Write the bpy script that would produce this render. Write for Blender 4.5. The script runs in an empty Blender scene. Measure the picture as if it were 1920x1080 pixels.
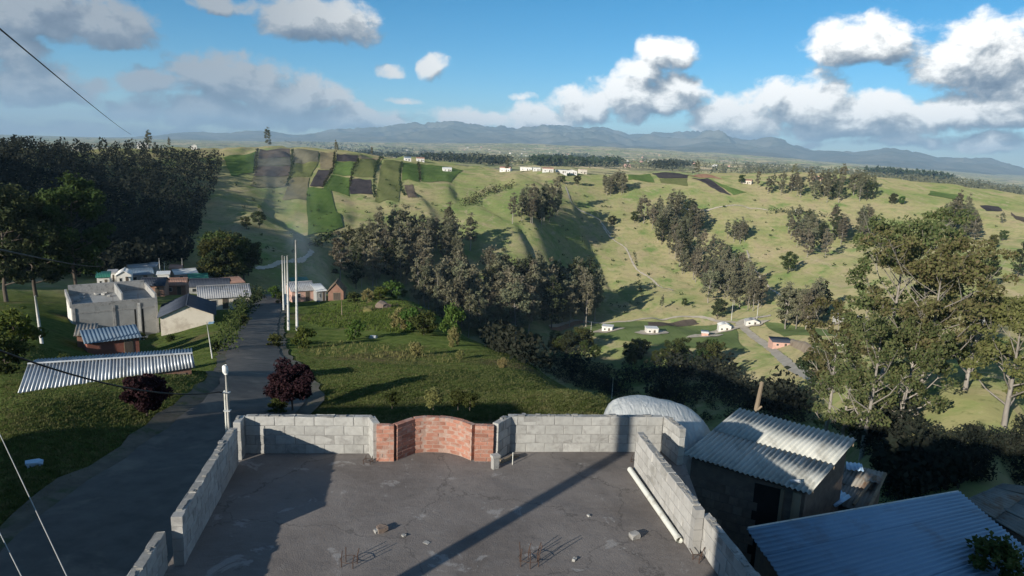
import bpy, math, random
import numpy as np
from mathutils import Vector, Matrix

random.seed(7); RNG = np.random.default_rng(7)
SC = bpy.context.scene
COL = SC.collection
rad = math.radians

# ------------------------------------------------------------------ camera
FPX, PITCH, ROLL, CZ = 1300.0, rad(11.4), rad(2.2), 6.45
_f = np.array([0, math.cos(PITCH), -math.sin(PITCH)]); _r = np.array([1.0, 0, 0]); _u = np.cross(_r, _f)
CR = _r*math.cos(ROLL)+_u*math.sin(ROLL); CU = _u*math.cos(ROLL)-_r*math.sin(ROLL); CF = _f
cam = bpy.data.cameras.new('camera'); cam.sensor_width = 36; cam.lens = 36*FPX/1920
cam.clip_start = 0.1; cam.clip_end = 120000
camo = bpy.data.objects.new('camera', cam); COL.objects.link(camo)
camo.matrix_world = Matrix(((CR[0], CU[0], -CF[0], 0), (CR[1], CU[1], -CF[1], 0), (CR[2], CU[2], -CF[2], CZ), (0, 0, 0, 1)))
SC.camera = camo

# ------------------------------------------------------------------ light
SUN_EL, SUN_AZ = rad(18.0), rad(219.8)          # azimuth clockwise from +Y (towards +X)
S2 = np.array([math.sin(SUN_AZ)*math.cos(SUN_EL), math.cos(SUN_AZ)*math.cos(SUN_EL), math.sin(SUN_EL)])
sun = bpy.data.lights.new('sun', 'SUN'); sun.energy = 5.0; sun.angle = rad(0.55); sun.color = (1.0, 0.93, 0.80)
suno = bpy.data.objects.new('sun', sun); COL.objects.link(suno)
suno.rotation_euler = Vector(-S2).to_track_quat('-Z', 'Y').to_euler()
SC.view_settings.view_transform = 'Standard'; SC.view_settings.look = 'None'
SC.view_settings.exposure = 0.45; SC.view_settings.gamma = 1.0
SC.view_settings.use_curve_mapping = False
SC.render.engine = 'CYCLES'
SC.cycles.use_denoising = True
SC.cycles.max_bounces = 5; SC.cycles.diffuse_bounces = 2; SC.cycles.glossy_bounces = 2
SC.cycles.transmission_bounces = 2; SC.cycles.transparent_max_bounces = 6; SC.cycles.volume_bounces = 0
SC.cycles.volume_max_steps = 64
SC.cycles.caustics_reflective = False; SC.cycles.caustics_refractive = False


def ray(px, py):
    return CF+CR*((px-960)/FPX)-CU*((py-540)/FPX)


def P(px, py, z=0.0):                             # point of a horizontal plane seen at a photo pixel
    d = ray(px, py); return np.array([0, 0, CZ])+d*((z-CZ)/d[2])


def PY(px, py, Y):
    d = ray(px, py); return np.array([0, 0, CZ])+d*(Y/d[1])


# ------------------------------------------------------------------ sky with clouds
class NT:
    def __init__(s, tree): s.t = tree

    def n(s, typ, **kw):
        nd = s.t.nodes.new(typ)
        for k, v in kw.items():
            if k.startswith('i_'):
                key = k[2:]; key = int(key) if key.isdigit() else key
                s.put(nd.inputs[key], v)
            else:
                setattr(nd, k, v)
        return nd

    def put(s, sock, v):
        if isinstance(v, bpy.types.NodeSocket): s.t.links.new(v, sock)
        elif isinstance(v, bpy.types.Node): s.t.links.new(v.outputs[0], sock)
        else: sock.default_value = v

    def m(s, op, a, b=None, c=None, clamp=False):
        nd = s.t.nodes.new('ShaderNodeMath'); nd.operation = op; nd.use_clamp = clamp
        s.put(nd.inputs[0], a)
        if b is not None: s.put(nd.inputs[1], b)
        if c is not None: s.put(nd.inputs[2], c)
        return nd.outputs[0]

    def ramp(s, fac, stops):
        nd = s.t.nodes.new('ShaderNodeValToRGB'); e = nd.color_ramp.elements
        while len(e) > 1: e.remove(e[-1])
        e[0].position = stops[0][0]; e[0].color = (*stops[0][1], 1)
        for p, c in stops[1:]:
            k = e.new(p); k.color = (*c, 1)
        s.put(nd.inputs[0], fac); return nd.outputs[0]

    def mix(s, fac, a, b, bt='MIX'):
        nd = s.t.nodes.new('ShaderNodeMix'); nd.data_type = 'RGBA'; nd.blend_type = bt
        s.put(nd.inputs[0], fac); s.put(nd.inputs[6], a if isinstance(a, bpy.types.NodeSocket) else (*a, 1))
        s.put(nd.inputs[7], b if isinstance(b, bpy.types.NodeSocket) else (*b, 1)); return nd.outputs[2]

    def noise(s, vec, scale, detail=4, rough=0.55, out=0, dist=0.0):
        nd = s.t.nodes.new('ShaderNodeTexNoise'); s.put(nd.inputs['Vector'], vec)
        nd.inputs['Scale'].default_value = scale; nd.inputs['Detail'].default_value = detail
        nd.inputs['Roughness'].default_value = rough; nd.inputs['Distortion'].default_value = dist
        return nd.outputs[out]


def azel(px, py):
    d = ray(px, py); d = d/np.linalg.norm(d); return math.atan2(d[0], d[1]), math.asin(d[2])


# clouds of the photographed sky: centre pixel, half width, half height (pixels), weight
CLOUDS = [(90, 30, 150, 60, 1.0), (210, 70, 80, 40, .8), (60, 165, 110, 48, 1.0), (15, 85, 70, 40, .8), (160, 160, 60, 26, .6),
          (600, 50, 125, 52, .95), (430, 5, 140, 26, .6), (300, 150, 75, 34, .7), (430, 158, 130, 60, 1.0), (555, 185, 110, 54, 1.0),
          (420, 215, 230, 40, .85), (640, 222, 130, 36, .9), (735, 136, 36, 20, .75), (812, 132, 34, 34, .85), (200, 240, 260, 20, .55),
          (90, 250, 100, 16, .8), (750, 188, 55, 12, .5), (880, 222, 110, 24, .8), (980, 180, 50, 14, .5),
          (1010, 228, 90, 44, .95), (1090, 205, 80, 46, .9), (1200, 190, 110, 60, 1.0), (1250, 105, 65, 40, .95), (1195, 140, 60, 34, .8),
          (1255, 180, 70, 50, 1.0), (1390, 225, 120, 48, 1.0), (1510, 206, 105, 58, 1.05), (1640, 212, 70, 46, .9), (1580, 245, 170, 30, .9),
          (1625, 85, 100, 52, 1.0), (1860, 130, 120, 84, 1.1), (1790, 220, 80, 46, .9), (1905, 190, 100, 66, 1.0),
          (1690, 270, 140, 20, .7), (1850, 272, 120, 24, .75), (1480, 268, 140, 14, .4)]


def make_world():
    w = bpy.data.worlds.new('World'); SC.world = w; w.use_nodes = True
    w.node_tree.nodes.clear()
    g = bpy.data.node_groups.new('cloud_density', 'ShaderNodeTree')
    g.interface.new_socket('p', in_out='INPUT', socket_type='NodeSocketVector')
    g.interface.new_socket('density', in_out='OUTPUT', socket_type='NodeSocketFloat')
    G = NT(g); gi = g.nodes.new('NodeGroupInput'); go = g.nodes.new('NodeGroupOutput')
    wn = G.noise(gi.outputs[0], 9.0, 4, 0.6, out=1)
    ws = G.n('ShaderNodeVectorMath', operation='MULTIPLY_ADD', i_0=wn, i_1=(0.05, 0.036, 0), i_2=(-0.025, -0.018, 0))
    pw = G.n('ShaderNodeVectorMath', operation='ADD', i_0=gi.outputs[0], i_1=ws.outputs[0])
    sp = G.n('ShaderNodeSeparateXYZ', i_0=pw.outputs[0]); az, el = sp.outputs[0], sp.outputs[1]
    acc = None
    for (px, py, a, b, wt) in CLOUDS:
        c0, e0 = azel(px, py); ia = FPX/(a*1.0); ib = FPX/(b*1.02)
        x = G.m('MULTIPLY_ADD', az, ia, -c0*ia); y = G.m('MULTIPLY_ADD', el, ib, -e0*ib)
        y2 = G.m('MAXIMUM', y, G.m('MULTIPLY', y, -1.5))
        d = G.m('MULTIPLY_ADD', y2, y2, G.m('MULTIPLY', x, x))
        s_ = G.m('MULTIPLY_ADD', d, -1.0, wt)
        acc = s_ if acc is None else G.m('SMOOTH_MAX', acc, s_, 0.25)
    acc = G.m('MAXIMUM', acc, -1.6)
    sc = G.n('ShaderNodeVectorMath', operation='MULTIPLY', i_0=pw.outputs[0], i_1=(1.0, 1.35, 1))
    f1 = G.noise(sc.outputs[0], 21.0, 7, 0.60)
    dens = G.m('ADD', G.m('MULTIPLY', acc, 0.85), G.m('MULTIPLY_ADD', f1, 2.15, -1.16))
    g.links.new(dens, go.inputs[0])

    W = NT(w.node_tree)
    tc = W.n('ShaderNodeTexCoord'); v = W.n('ShaderNodeSeparateXYZ', i_0=tc.outputs['Generated'])
    az = W.m('ARCTAN2', v.outputs[0], v.outputs[1]); el = W.m('ARCSINE', v.outputs[2])
    p = W.n('ShaderNodeCombineXYZ', i_0=az, i_1=el).outputs[0]
    d0 = W.n('ShaderNodeGroup', node_tree=g, i_0=p).outputs[0]
    p2 = W.n('ShaderNodeVectorMath', operation='ADD', i_0=p, i_1=(-0.012, 0.022, 0)).outputs[0]
    d1 = W.n('ShaderNodeGroup', node_tree=g, i_0=p2).outputs[0]
    # sky below the horizon keeps the horizon's colour
    zc = W.m('MAXIMUM', v.outputs[2], 0.006)
    dv = W.n('ShaderNodeCombineXYZ', i_0=v.outputs[0], i_1=v.outputs[1], i_2=zc).outputs[0]
    sky = W.n('ShaderNodeTexSky', sky_type='NISHITA', sun_disc=False, sun_elevation=SUN_EL, sun_rotation=SUN_AZ,
              altitude=3000.0, air_density=1.0, dust_density=0.25, ozone_density=3.0)
    W.put(sky.inputs[0], dv)
    links = w.node_tree.links
    skyc = W.n('ShaderNodeHueSaturation', i_Color=sky.outputs[0], i_Hue=0.488, i_Saturation=1.30, i_Value=1.06).outputs[0]

    def cloudy(d0, lit):
        mask = W.n('ShaderNodeMapRange', interpolation_type='SMOOTHSTEP', i_0=d0, i_1=-0.14, i_2=0.42, i_3=0.0, i_4=1.0).outputs[0]
        tone = W.n('ShaderNodeMapRange', interpolation_type='SMOOTHSTEP', i_0=az, i_1=-0.50, i_2=0.10, i_3=0.46, i_4=1.0).outputs[0]
        ccol = W.ramp(W.m('MULTIPLY', lit, tone), [(0.0, (0.115, 0.16, 0.235)), (0.28, (0.22, 0.275, 0.355)), (0.55, (0.47, 0.51, 0.55)), (0.78, (0.92, 0.93, 0.92)), (1.0, (1.32, 1.30, 1.26))])
        bg1 = W.n('ShaderNodeBackground', i_0=skyc, i_1=0.082)
        bg2 = W.n('ShaderNodeBackground', i_0=ccol, i_1=0.72)
        mx = W.n('ShaderNodeMixShader', i_0=mask); links.new(bg1.outputs[0], mx.inputs[1]); links.new(bg2.outputs[0], mx.inputs[2])
        return mx.outputs[0]
    lit = W.m('MULTIPLY_ADD', W.m('SUBTRACT', d0, d1), 1.0, 0.66)
    lit = W.m('ADD', lit, W.m('MULTIPLY', d0, -0.10), clamp=True)
    front = cloudy(d0, lit)
    # the rest of the sky round about carries the same scattered cumulus
    gn = W.noise(tc.outputs['Generated'], 3.4, 5, 0.58)
    gd = W.m('MULTIPLY_ADD', gn, 5.0, -2.75)
    rest = cloudy(gd, W.m('MULTIPLY_ADD', gd, -0.25, 0.75, clamp=True))
    out = W.m('MULTIPLY', W.m('SUBTRACT', W.m('ABSOLUTE', az), 0.72), 7.0, clamp=True)
    up = W.m('MULTIPLY', W.m('SUBTRACT', el, 0.27), 7.0, clamp=True)
    low = W.m('MULTIPLY', W.m('SUBTRACT', -0.08, el), 30.0, clamp=True)
    fm = W.n('ShaderNodeMixShader', i_0=W.m('MAXIMUM', W.m('MAXIMUM', out, up), low)); links.new(front, fm.inputs[1]); links.new(rest, fm.inputs[2])
    mx = fm
    w.cycles.sampling_method = 'MANUAL'; w.cycles.sample_map_resolution = 256
    o = W.n('ShaderNodeOutputWorld'); w.node_tree.links.new(mx.outputs[0], o.inputs[0])


make_world()

# ------------------------------------------------------------------ mesh and object helpers


def mesh(name, v, f, mat=None, smooth=False):
    me = bpy.data.meshes.new(name)
    v = np.asarray(v, np.float32).reshape(-1, 3)
    if isinstance(f, np.ndarray):
        n, k = f.shape
        me.vertices.add(len(v)); me.vertices.foreach_set('co', v.ravel())
        me.loops.add(n*k); me.loops.foreach_set('vertex_index', f.astype(np.int32).ravel())
        me.polygons.add(n); me.polygons.foreach_set('loop_start', np.arange(0, n*k, k, dtype=np.int32))
        me.update(calc_edges=True)
    else:
        me.from_pydata([tuple(map(float, p)) for p in v], [], [tuple(map(int, q)) for q in f]); me.update()
    if smooth: me.polygons.foreach_set('use_smooth', np.ones(len(me.polygons), bool))
    if mat: me.materials.append(mat)
    return me


def obj(name, me, parent=None, loc=None, rot=None, scale=None, **props):
    o = bpy.data.objects.new(name, me); COL.objects.link(o)
    if parent: o.parent = parent
    if loc is not None: o.location = [float(c) for c in loc]
    if rot is not None: o.rotation_euler = rot
    if scale is not None: o.scale = scale
    for k, v in props.items(): o[k] = v
    return o


def thing(name, label, cat, loc=(0, 0, 0), rz=0.0, group=None, scale=None):
    o = obj(name, None, loc=loc, rot=(0, 0, rz), scale=scale, label=label, category=cat)
    o.empty_display_size = 0.2
    if group: o['group'] = group
    return o


class MB:                                          # collects shapes into one mesh
    def __init__(s): s.v = []; s.f = []

    def add(s, v, f):
        b = len(s.v); s.v += [tuple(map(float, p)) for p in v]; s.f += [tuple(i+b for i in q) for q in f]; return s

    def hexa(s, c):                                # 8 corners: bottom 4 ccw, top 4 ccw
        return s.add(c, [(3, 2, 1, 0), (4, 5, 6, 7), (0, 1, 5, 4), (1, 2, 6, 5), (2, 3, 7, 6), (3, 0, 4, 7)])

    def box(s, x0, x1, y0, y1, z0, z1):
        return s.hexa([(x0, y0, z0), (x1, y0, z0), (x1, y1, z0), (x0, y1, z0), (x0, y0, z1), (x1, y0, z1), (x1, y1, z1), (x0, y1, z1)])

    def tube(s, pts, rs, n=8, cap=True):
        pts = [np.array(p, float) for p in pts]; b = len(s.v)
        if not hasattr(rs, '__len__'): rs = [rs]*len(pts)
        for i, p in enumerate(pts):
            d = pts[min(i+1, len(pts)-1)]-pts[max(i-1, 0)]; d = d/(np.linalg.norm(d)+1e-9)
            a = np.array([0, 0, 1.0]) if abs(d[2]) < .9 else np.array([1.0, 0, 0])
            x = np.cross(d, a); x /= np.linalg.norm(x); y = np.cross(d, x)
            for k in range(n):
                t = 2*math.pi*k/n; s.v.append(tuple(p+rs[i]*(x*math.cos(t)+y*math.sin(t))))
        for i in range(len(pts)-1):
            for k in range(n):
                s.f.append((b+i*n+k, b+i*n+(k+1) % n, b+(i+1)*n+(k+1) % n, b+(i+1)*n+k))
        if cap:
            s.f.append(tuple(b+k for k in range(n))); e = b+(len(pts)-1)*n; s.f.append(tuple(e+k for k in reversed(range(n))))
        return s

    def build(s, name, mat, parent=None, smooth=False, **kw):
        return obj(name, mesh(name, s.v, s.f, mat, smooth), parent, **kw)


# ------------------------------------------------------------------ noise in numpy
def _hash(ix, iy, seed):
    h = (ix.astype(np.int64)*374761393+iy.astype(np.int64)*668265263+seed*1442695041) & 0x7fffffff
    h = ((h ^ (h >> 13))*1274126177) & 0x7fffffff
    return ((h ^ (h >> 16)) & 0xffff)/65535.0


def vnoise(x, y, seed=0):
    ix, iy = np.floor(x), np.floor(y); fx, fy = x-ix, y-iy
    fx = fx*fx*fx*(fx*(fx*6-15)+10); fy = fy*fy*fy*(fy*(fy*6-15)+10)
    a = _hash(ix, iy, seed); b = _hash(ix+1, iy, seed); c = _hash(ix, iy+1, seed); d = _hash(ix+1, iy+1, seed)
    return (a+(b-a)*fx)*(1-fy)+(c+(d-c)*fx)*fy-0.5


def fbm(x, y, seed=0, oct=4, gain=0.5):
    s = 0; a = 1.0
    for k in range(oct): s = s+a*vnoise(x*2**k+17.3*k, y*2**k-9.1*k, seed+k); a *= gain
    return s


# ------------------------------------------------------------------ terrain
def pchip(x, y, xq):
    h = np.diff(x); dl = np.diff(y)/h; m = np.zeros_like(y); m[0] = dl[0]; m[-1] = dl[-1]
    for i in range(1, len(x)-1):
        if dl[i-1]*dl[i] > 0:
            w1 = 2*h[i]+h[i-1]; w2 = h[i]+2*h[i-1]; m[i] = (w1+w2)/(w1/dl[i-1]+w2/dl[i])
    k = np.clip(np.searchsorted(x, xq)-1, 0, len(x)-2); t = np.clip((xq-x[k])/h[k], 0, 1)
    return ((1+2*t)*(1-t)**2*y[k]+t*(1-t)**2*h[k]*m[k]+t*t*(3-2*t)*y[k+1]+t*t*(t-1)*h[k]*m[k+1])


# profiles of the land along bearings: (range, height) or (range, 'y', photo row it shows at)
def yy(r, py): return (r, 'y', py)


FAR = {-300: (290, 275, 262), 0: (290, 275, 262), 250: (292, 276, 263), 430: (300, 284, 265), 560: (300, 284, 267), 760: (302, 286, 269), 960: (312, 292, 271),
       1150: (316, 297, 277), 1350: (322, 304, 290), 1560: (331, 317, 306), 1750: (347, 331, 322), 1920: (370, 352, 340), 2200: (385, 365, 352)}
PROF = {
    -300: [(4, -4.6), (16, -4.8), (35, -7), (60, -11), (95, -16), (150, -20), (220, -13), (300, -5), (430, 7), (560, 6)],
    0: [(4, -4.6), (16, -4.8), yy(35, 790), yy(60, 690), yy(95, 605), yy(150, 555), yy(220, 505), yy(300, 420), yy(430, 278), (560, -22)],
    250: [(4, -4.6), (16, -4.8), yy(40, 752), yy(70, 690), yy(110, 622), yy(155, 560), yy(215, 515), yy(330, 415), yy(560, 282), (720, -45)],
    430: [(4, -4.4), (16, -4.6), yy(40, 745), yy(65, 668), yy(100, 602), yy(155, 556), yy(240, 520), yy(380, 415), yy(640, 279), (820, -50)],
    560: [(4, -4.4), (16, -4.6), yy(40, 738), yy(65, 668), yy(95, 612), yy(150, 556), yy(260, 530), yy(400, 425), yy(680, 276), (860, -55)],
    760: [(4, -4.6), (16, -4.7), yy(36, 742), yy(60, 672), yy(90, 615), yy(130, 563), (190, -55), (290, -82), yy(420, 420), (700, 'y', 293), (880, -55)],
    960: [(4, -4.6), (16, -4.8), yy(34, 752), yy(52, 698), yy(75, 664), (110, -30), (180, -62), (300, -92), yy(440, 415), (690, 'y', 319), (880, -60)],
    1150: [(4, -4.8), (16, -5.2), yy(30, 768), yy(40, 748), (65, -19), (110, -42), (200, -78), yy(330, 640), yy(450, 545), (690, 'y', 325), (880, -62)],
    1350: [(4, -5), (16, -6), (28, -11), (45, -18), (75, -30), (120, -48), (190, -66), yy(340, 632), yy(470, 528), (720, 'y', 327), (900, -65)],
    1560: [(4, -5), (16, -6.5), (28, -12), (45, -18.5), (75, -30), (120, -45), yy(180, 740), yy(330, 615), yy(500, 490), (760, 'y', 330), (930, -75)],
    1750: [(4, -5.5), (16, -7), (28, -12.5), (45, -19), (75, -29), yy(110, 785), yy(170, 700), yy(320, 600), yy(520, 470), (800, 'y', 345), (980, -95)],
    1920: [(4, -5.5), (16, -7), (28, -12.5), (45, -19), (75, -29), yy(110, 770), yy(170, 680), yy(320, 560), yy(520, 460), (820, 'y', 372), (1000, -120)],
    2200: [(4, -5.5), (16, -7), (28, -12), (45, -19), (75, -30), (110, -40), (170, -52), (320, -75), (520, -75), (820, -60), (1000, -110)],
}


def column(px):
    out = []
    for k in list(PROF[px])+[(rr, 'y', FAR[px][i]) for i, rr in enumerate((2000, 5000, 10000))]:
        if len(k) == 3:
            d = ray(px, k[2]); out.append((k[0], CZ+k[0]*d[2]/math.hypot(d[0], d[1])))
        else: out.append(k)
    if len(out) == 13: out.insert(7, (0.5*(out[6][0]+out[7][0]), out[6][1]*.5+out[7][1]*.5-1.5))
    out.append((16000, out[-1][1]*0.4-60)); out.append((45000, -500.0))
    return out


THC, COLS = [], []
for px in PROF:
    d = ray(px, 450); THC.append(math.atan2(d[0], d[1])); COLS.append(column(px))
_n = len(COLS[0])


def extra(deg, zs):
    base = COLS[0] if deg < 0 else COLS[-1]
    THC.append(rad(deg)); COLS.append([(base[i][0], zs[i] if i < len(zs) else base[i][1]) for i in range(_n)])


# unseen hill at left, heights shaped to cast shade on the wooded slope
extra(-48, [-4.6, -4.8, -6.5, -10, -14, -15, -3, 3, 8, 19, 24])
extra(-62, [-4.6, -4.8, -6, -8, -9, -4, 19, 29, 37, 52, 56])
extra(-80, [-4.6, -4.6, -4.5, -5, -4, 5, 28, 45, 58, 76, 82])
extra(-100, [-4.6, -4.4, -3.5, -3, 0, 8, 20, 30, 38, 56, 70])
extra(-140, [-4.6, -4.2, -2, 1, 6, 12, 18, 24, 30, 46, 60])
extra(-180, [-4.6, -4.2, -3, 0, 4, 10, 18, 30, 46, 60, 76])
extra(60, [-5.5, -7, -12, -18, -28, -38, -50, -70, -74, -60, -100])
extra(90, [-5.2, -6.5, -10, -15, -24, -32, -42, -56, -62, -50, -70])
extra(135, [-5, -5.5, -6, -8, -10, -10, -10, -4, 4, 20, 30])
extra(180, [-4.6, -4.2, -3, 0, 4, 10, 18, 30, 46, 60, 76])
_o = np.argsort(THC); THC = np.array(THC)[_o]; COLS = [COLS[i] for i in _o]
CLR = np.log(np.array([[k[0] for k in c] for c in COLS])); CLZ = np.array([[k[1] for k in c] for c in COLS])
TH = np.concatenate([np.arange(-180, -46, 3.0), np.arange(-46, 46, 0.17), np.arange(46, 180.1, 3.0)]); TH = np.radians(TH)
LR = np.concatenate([np.linspace(math.log(2.0), math.log(1500), 400), np.linspace(math.log(1500), math.log(45000), 130)[1:]])
HG = np.zeros((len(TH), len(LR)))
_lr = np.stack([pchip(THC, CLR[:, k], TH) for k in range(_n)], 1); _lz = np.stack([pchip(THC, CLZ[:, k], TH) for k in range(_n)], 1)
for i in range(len(TH)): HG[i] = pchip(_lr[i], _lz[i], LR)
GX = np.sin(TH)[:, None]*np.exp(LR)[None]; GY = np.cos(TH)[:, None]*np.exp(LR)[None]; GR = np.exp(LR)[None]+0*GX


def ground(x, y):
    x = np.asarray(x, float); y = np.asarray(y, float)
    t = np.arctan2(x, y); l = np.log(np.maximum(np.hypot(x, y), 2.01))
    i = np.clip(np.searchsorted(TH, t)-1, 0, len(TH)-2); j = np.clip(np.searchsorted(LR, l)-1, 0, len(LR)-2)
    a = np.clip((t-TH[i])/(TH[i+1]-TH[i]), 0, 1); b = np.clip((l-LR[j])/(LR[j+1]-LR[j]), 0, 1)
    return (HG[i, j]*(1-a)+HG[i+1, j]*a)*(1-b)+(HG[i, j+1]*(1-a)+HG[i+1, j+1]*a)*b


_HR = np.exp(np.linspace(math.log(8), math.log(14000), 1500))


def hit(px, py, rmin=12.0):
    d = ray(px, py); hd = math.hypot(d[0], d[1]); r = _HR[_HR > rmin]
    x, y, z = d[0]/hd*r, d[1]/hd*r, CZ+d[2]/hd*r
    g = ground(x, y); k = np.nonzero(z < g)[0]
    if len(k) == 0: k = [len(r)-1]
    k = k[0]
    if k > 0:
        e0, e1 = z[k-1]-g[k-1], z[k]-g[k]; t = e0/(e0-e1) if e0 != e1 else 1; rr = r[k-1]+(r[k]-r[k-1])*t
    else: rr = r[0]
    x, y = d[0]/hd*rr, d[1]/hd*rr
    return np.array([x, y, float(ground(x, y))])


def near_hit(px, py, rmin=200, rmax=900):
    for k in range(40):
        h_ = hit(px, py+k, rmin)
        if math.hypot(h_[0], h_[1]) < rmax: break
    return h_


def at_range(px, py, r):                            # on the ground, at a bearing and range
    d = ray(px, py); hd = math.hypot(d[0], d[1]); x, y = d[0]/hd*r, d[1]/hd*r
    return np.array([x, y, float(ground(x, y))])


for (px_, r_, h_, s_) in ((225, 37, .35, 3.0), (275, 39, .5, 3.0), (330, 43, .6, 3.0), (362, 47, .5, 2.6)):
    d_ = ray(px_, 720); hd_ = math.hypot(d_[0], d_[1]); HG += h_*np.exp(-((GX-d_[0]/hd_*r_)**2+(GY-d_[1]/hd_*r_)**2)/(2*s_*s_))


# street: left edge read from the photograph, laid on the land
def smooth_line(pts, n):
    pts = np.array(pts); t = np.concatenate([[0], np.cumsum(np.linalg.norm(np.diff(pts, axis=0), axis=1))])
    q = np.linspace(0, t[-1], n); return np.stack([pchip(t, pts[:, k], q) for k in range(pts.shape[1])], 1)


STREET_L = [hit(*q)[:2] for q in [(492, 553), (470, 580), (443, 617), (426, 655), (415, 700), (385, 750), (300, 812), (134, 928)]]
_d = STREET_L[-1]-STREET_L[-2]; _d = _d/np.linalg.norm(_d); STREET_L += [STREET_L[-1]+_d*14, STREET_L[-1]+_d*60]
STREET_L = smooth_line(STREET_L[::-1], 140)
_t = np.gradient(STREET_L, axis=0); _t /= np.linalg.norm(_t, axis=1)[:, None]; _nr = np.stack([_t[:, 1], -_t[:, 0]], 1)
STREET_W = 4.8
STREET_C = STREET_L+_nr*STREET_W/2
VALLEY_C = smooth_line([hit(*q)[:2] for q in [(1560, 738), (1500, 697), (1440, 650), (1402, 622), (1386, 607), (1400, 599), (1445, 592)]], 80)


def near_line(x, y, line):
    d = np.full(x.shape, 1e9)
    for a in line[::2]: d = np.minimum(d, np.hypot(x-a[0], y-a[1]))
    return d


_m = (GR < 220) & (GY > -60); ds = np.full(GX.shape, 1e9); ds[_m] = near_line(GX[_m], GY[_m], STREET_C)
dvv = np.full(GX.shape, 1e9); _m = (GR < 500) & (GX > 20) & (GY > 0); dvv[_m] = near_line(GX[_m], GY[_m], VALLEY_C)
calm = np.clip((ds-3.5)/5, 0, 1)*np.clip((dvv-5)/10, 0, 1)*np.clip((GR-14)/20, 0, 1)
wm = np.clip((GR-130)/150, 0, 1)*np.clip((1600-GR)/500, 0, 1); wf = np.clip((GR-1200)/1000, 0, 1)*np.clip((12500-GR)/3000, 0, 1)
HG += calm*(0.38*fbm(GX/6.5, GY/6.5, 3, 4)*np.clip((300-GR)/150, 0, 1)
            + wm*(6.5*fbm(GX/95, GY/95, 11, 4)-4.2*np.clip(.16-np.abs(fbm((GX+.25*GY)/52, GY/210, 21, 3)), 0, 1)*6*np.clip(-fbm(GX/160, GY/160, 5, 2)+.4, 0, 1)+1.5*fbm(GX/17, GY/24, 77, 3))
            + wf*(34*fbm(GX/900, GY/900, 31, 5)))
HG -= 0.12*np.clip((3.6-ds)/1.0, 0, 1)+0.25*np.clip((4-dvv)/1.5, 0, 1)

# ------------------------------------------------------------------ materials


def newmat(name):
    m = bpy.data.materials.new(name); m.use_nodes = True; m.node_tree.nodes.clear()
    return m, NT(m.node_tree)


def finish(N, bsdf, disp=None):
    o = N.n('ShaderNodeOutputMaterial'); N.t.links.new(bsdf, o.inputs[0])


def pmat(name, c1, c2, scale=6.0, rough=0.85, bump=0.3, bscale=None, metal=0.0, vary=0.15, stains=None, stain_scale=1.2, detail=6, spec=0.3, coord='obj', stretch=None):
    """mottled solid: two tones by noise, per-object tint, optional stains, fine bump"""
    m, N = newmat(name)
    if coord == 'obj':
        vec = N.n('ShaderNodeTexCoord').outputs['Object']
        oi = N.n('ShaderNodeObjectInfo'); sh = N.n('ShaderNodeVectorMath', operation='MULTIPLY_ADD', i_0=oi.outputs['Random'], i_1=(37, 53, 71), i_2=vec)
        vec = sh.outputs[0]
    else:
        oi = N.n('ShaderNodeObjectInfo'); vec = N.n('ShaderNodeNewGeometry').outputs['Position']
    if stretch:
        vec = N.n('ShaderNodeVectorMath', operation='MULTIPLY', i_0=vec, i_1=stretch).outputs[0]
    n1 = N.noise(vec, scale, detail, 0.6)
    fac = N.n('ShaderNodeMapRange', i_0=n1, i_1=0.32, i_2=0.68).outputs[0]
    c = N.mix(fac, c1, c2)
    if stains:
        n2 = N.noise(vec, stain_scale, 5, 0.65, dist=0.4)
        f2 = N.n('ShaderNodeMapRange', interpolation_type='SMOOTHSTEP', i_0=n2, i_1=0.50, i_2=0.68).outputs[0]
        c = N.mix(f2, c, stains)
    if vary:
        k = N.m('MULTIPLY_ADD', oi.outputs['Random'], 2*vary, 1-vary)
        hs = N.n('ShaderNodeHueSaturation', i_Color=c, i_Value=k); c = hs.outputs[0]
    b = N.n('ShaderNodeBsdfPrincipled', i_Metallic=metal, i_Roughness=rough); N.put(b.inputs['Base Color'], c)
    b.inputs['Specular IOR Level'].default_value = spec
    if bump:
        n3 = N.noise(vec, bscale or scale*5, 5, 0.6)
        bp = N.n('ShaderNodeBump', i_Strength=bump, i_Distance=0.02, i_Height=n3); N.t.links.new(bp.outputs[0], b.inputs['Normal'])
    finish(N, b.outputs[0]); return m


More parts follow.
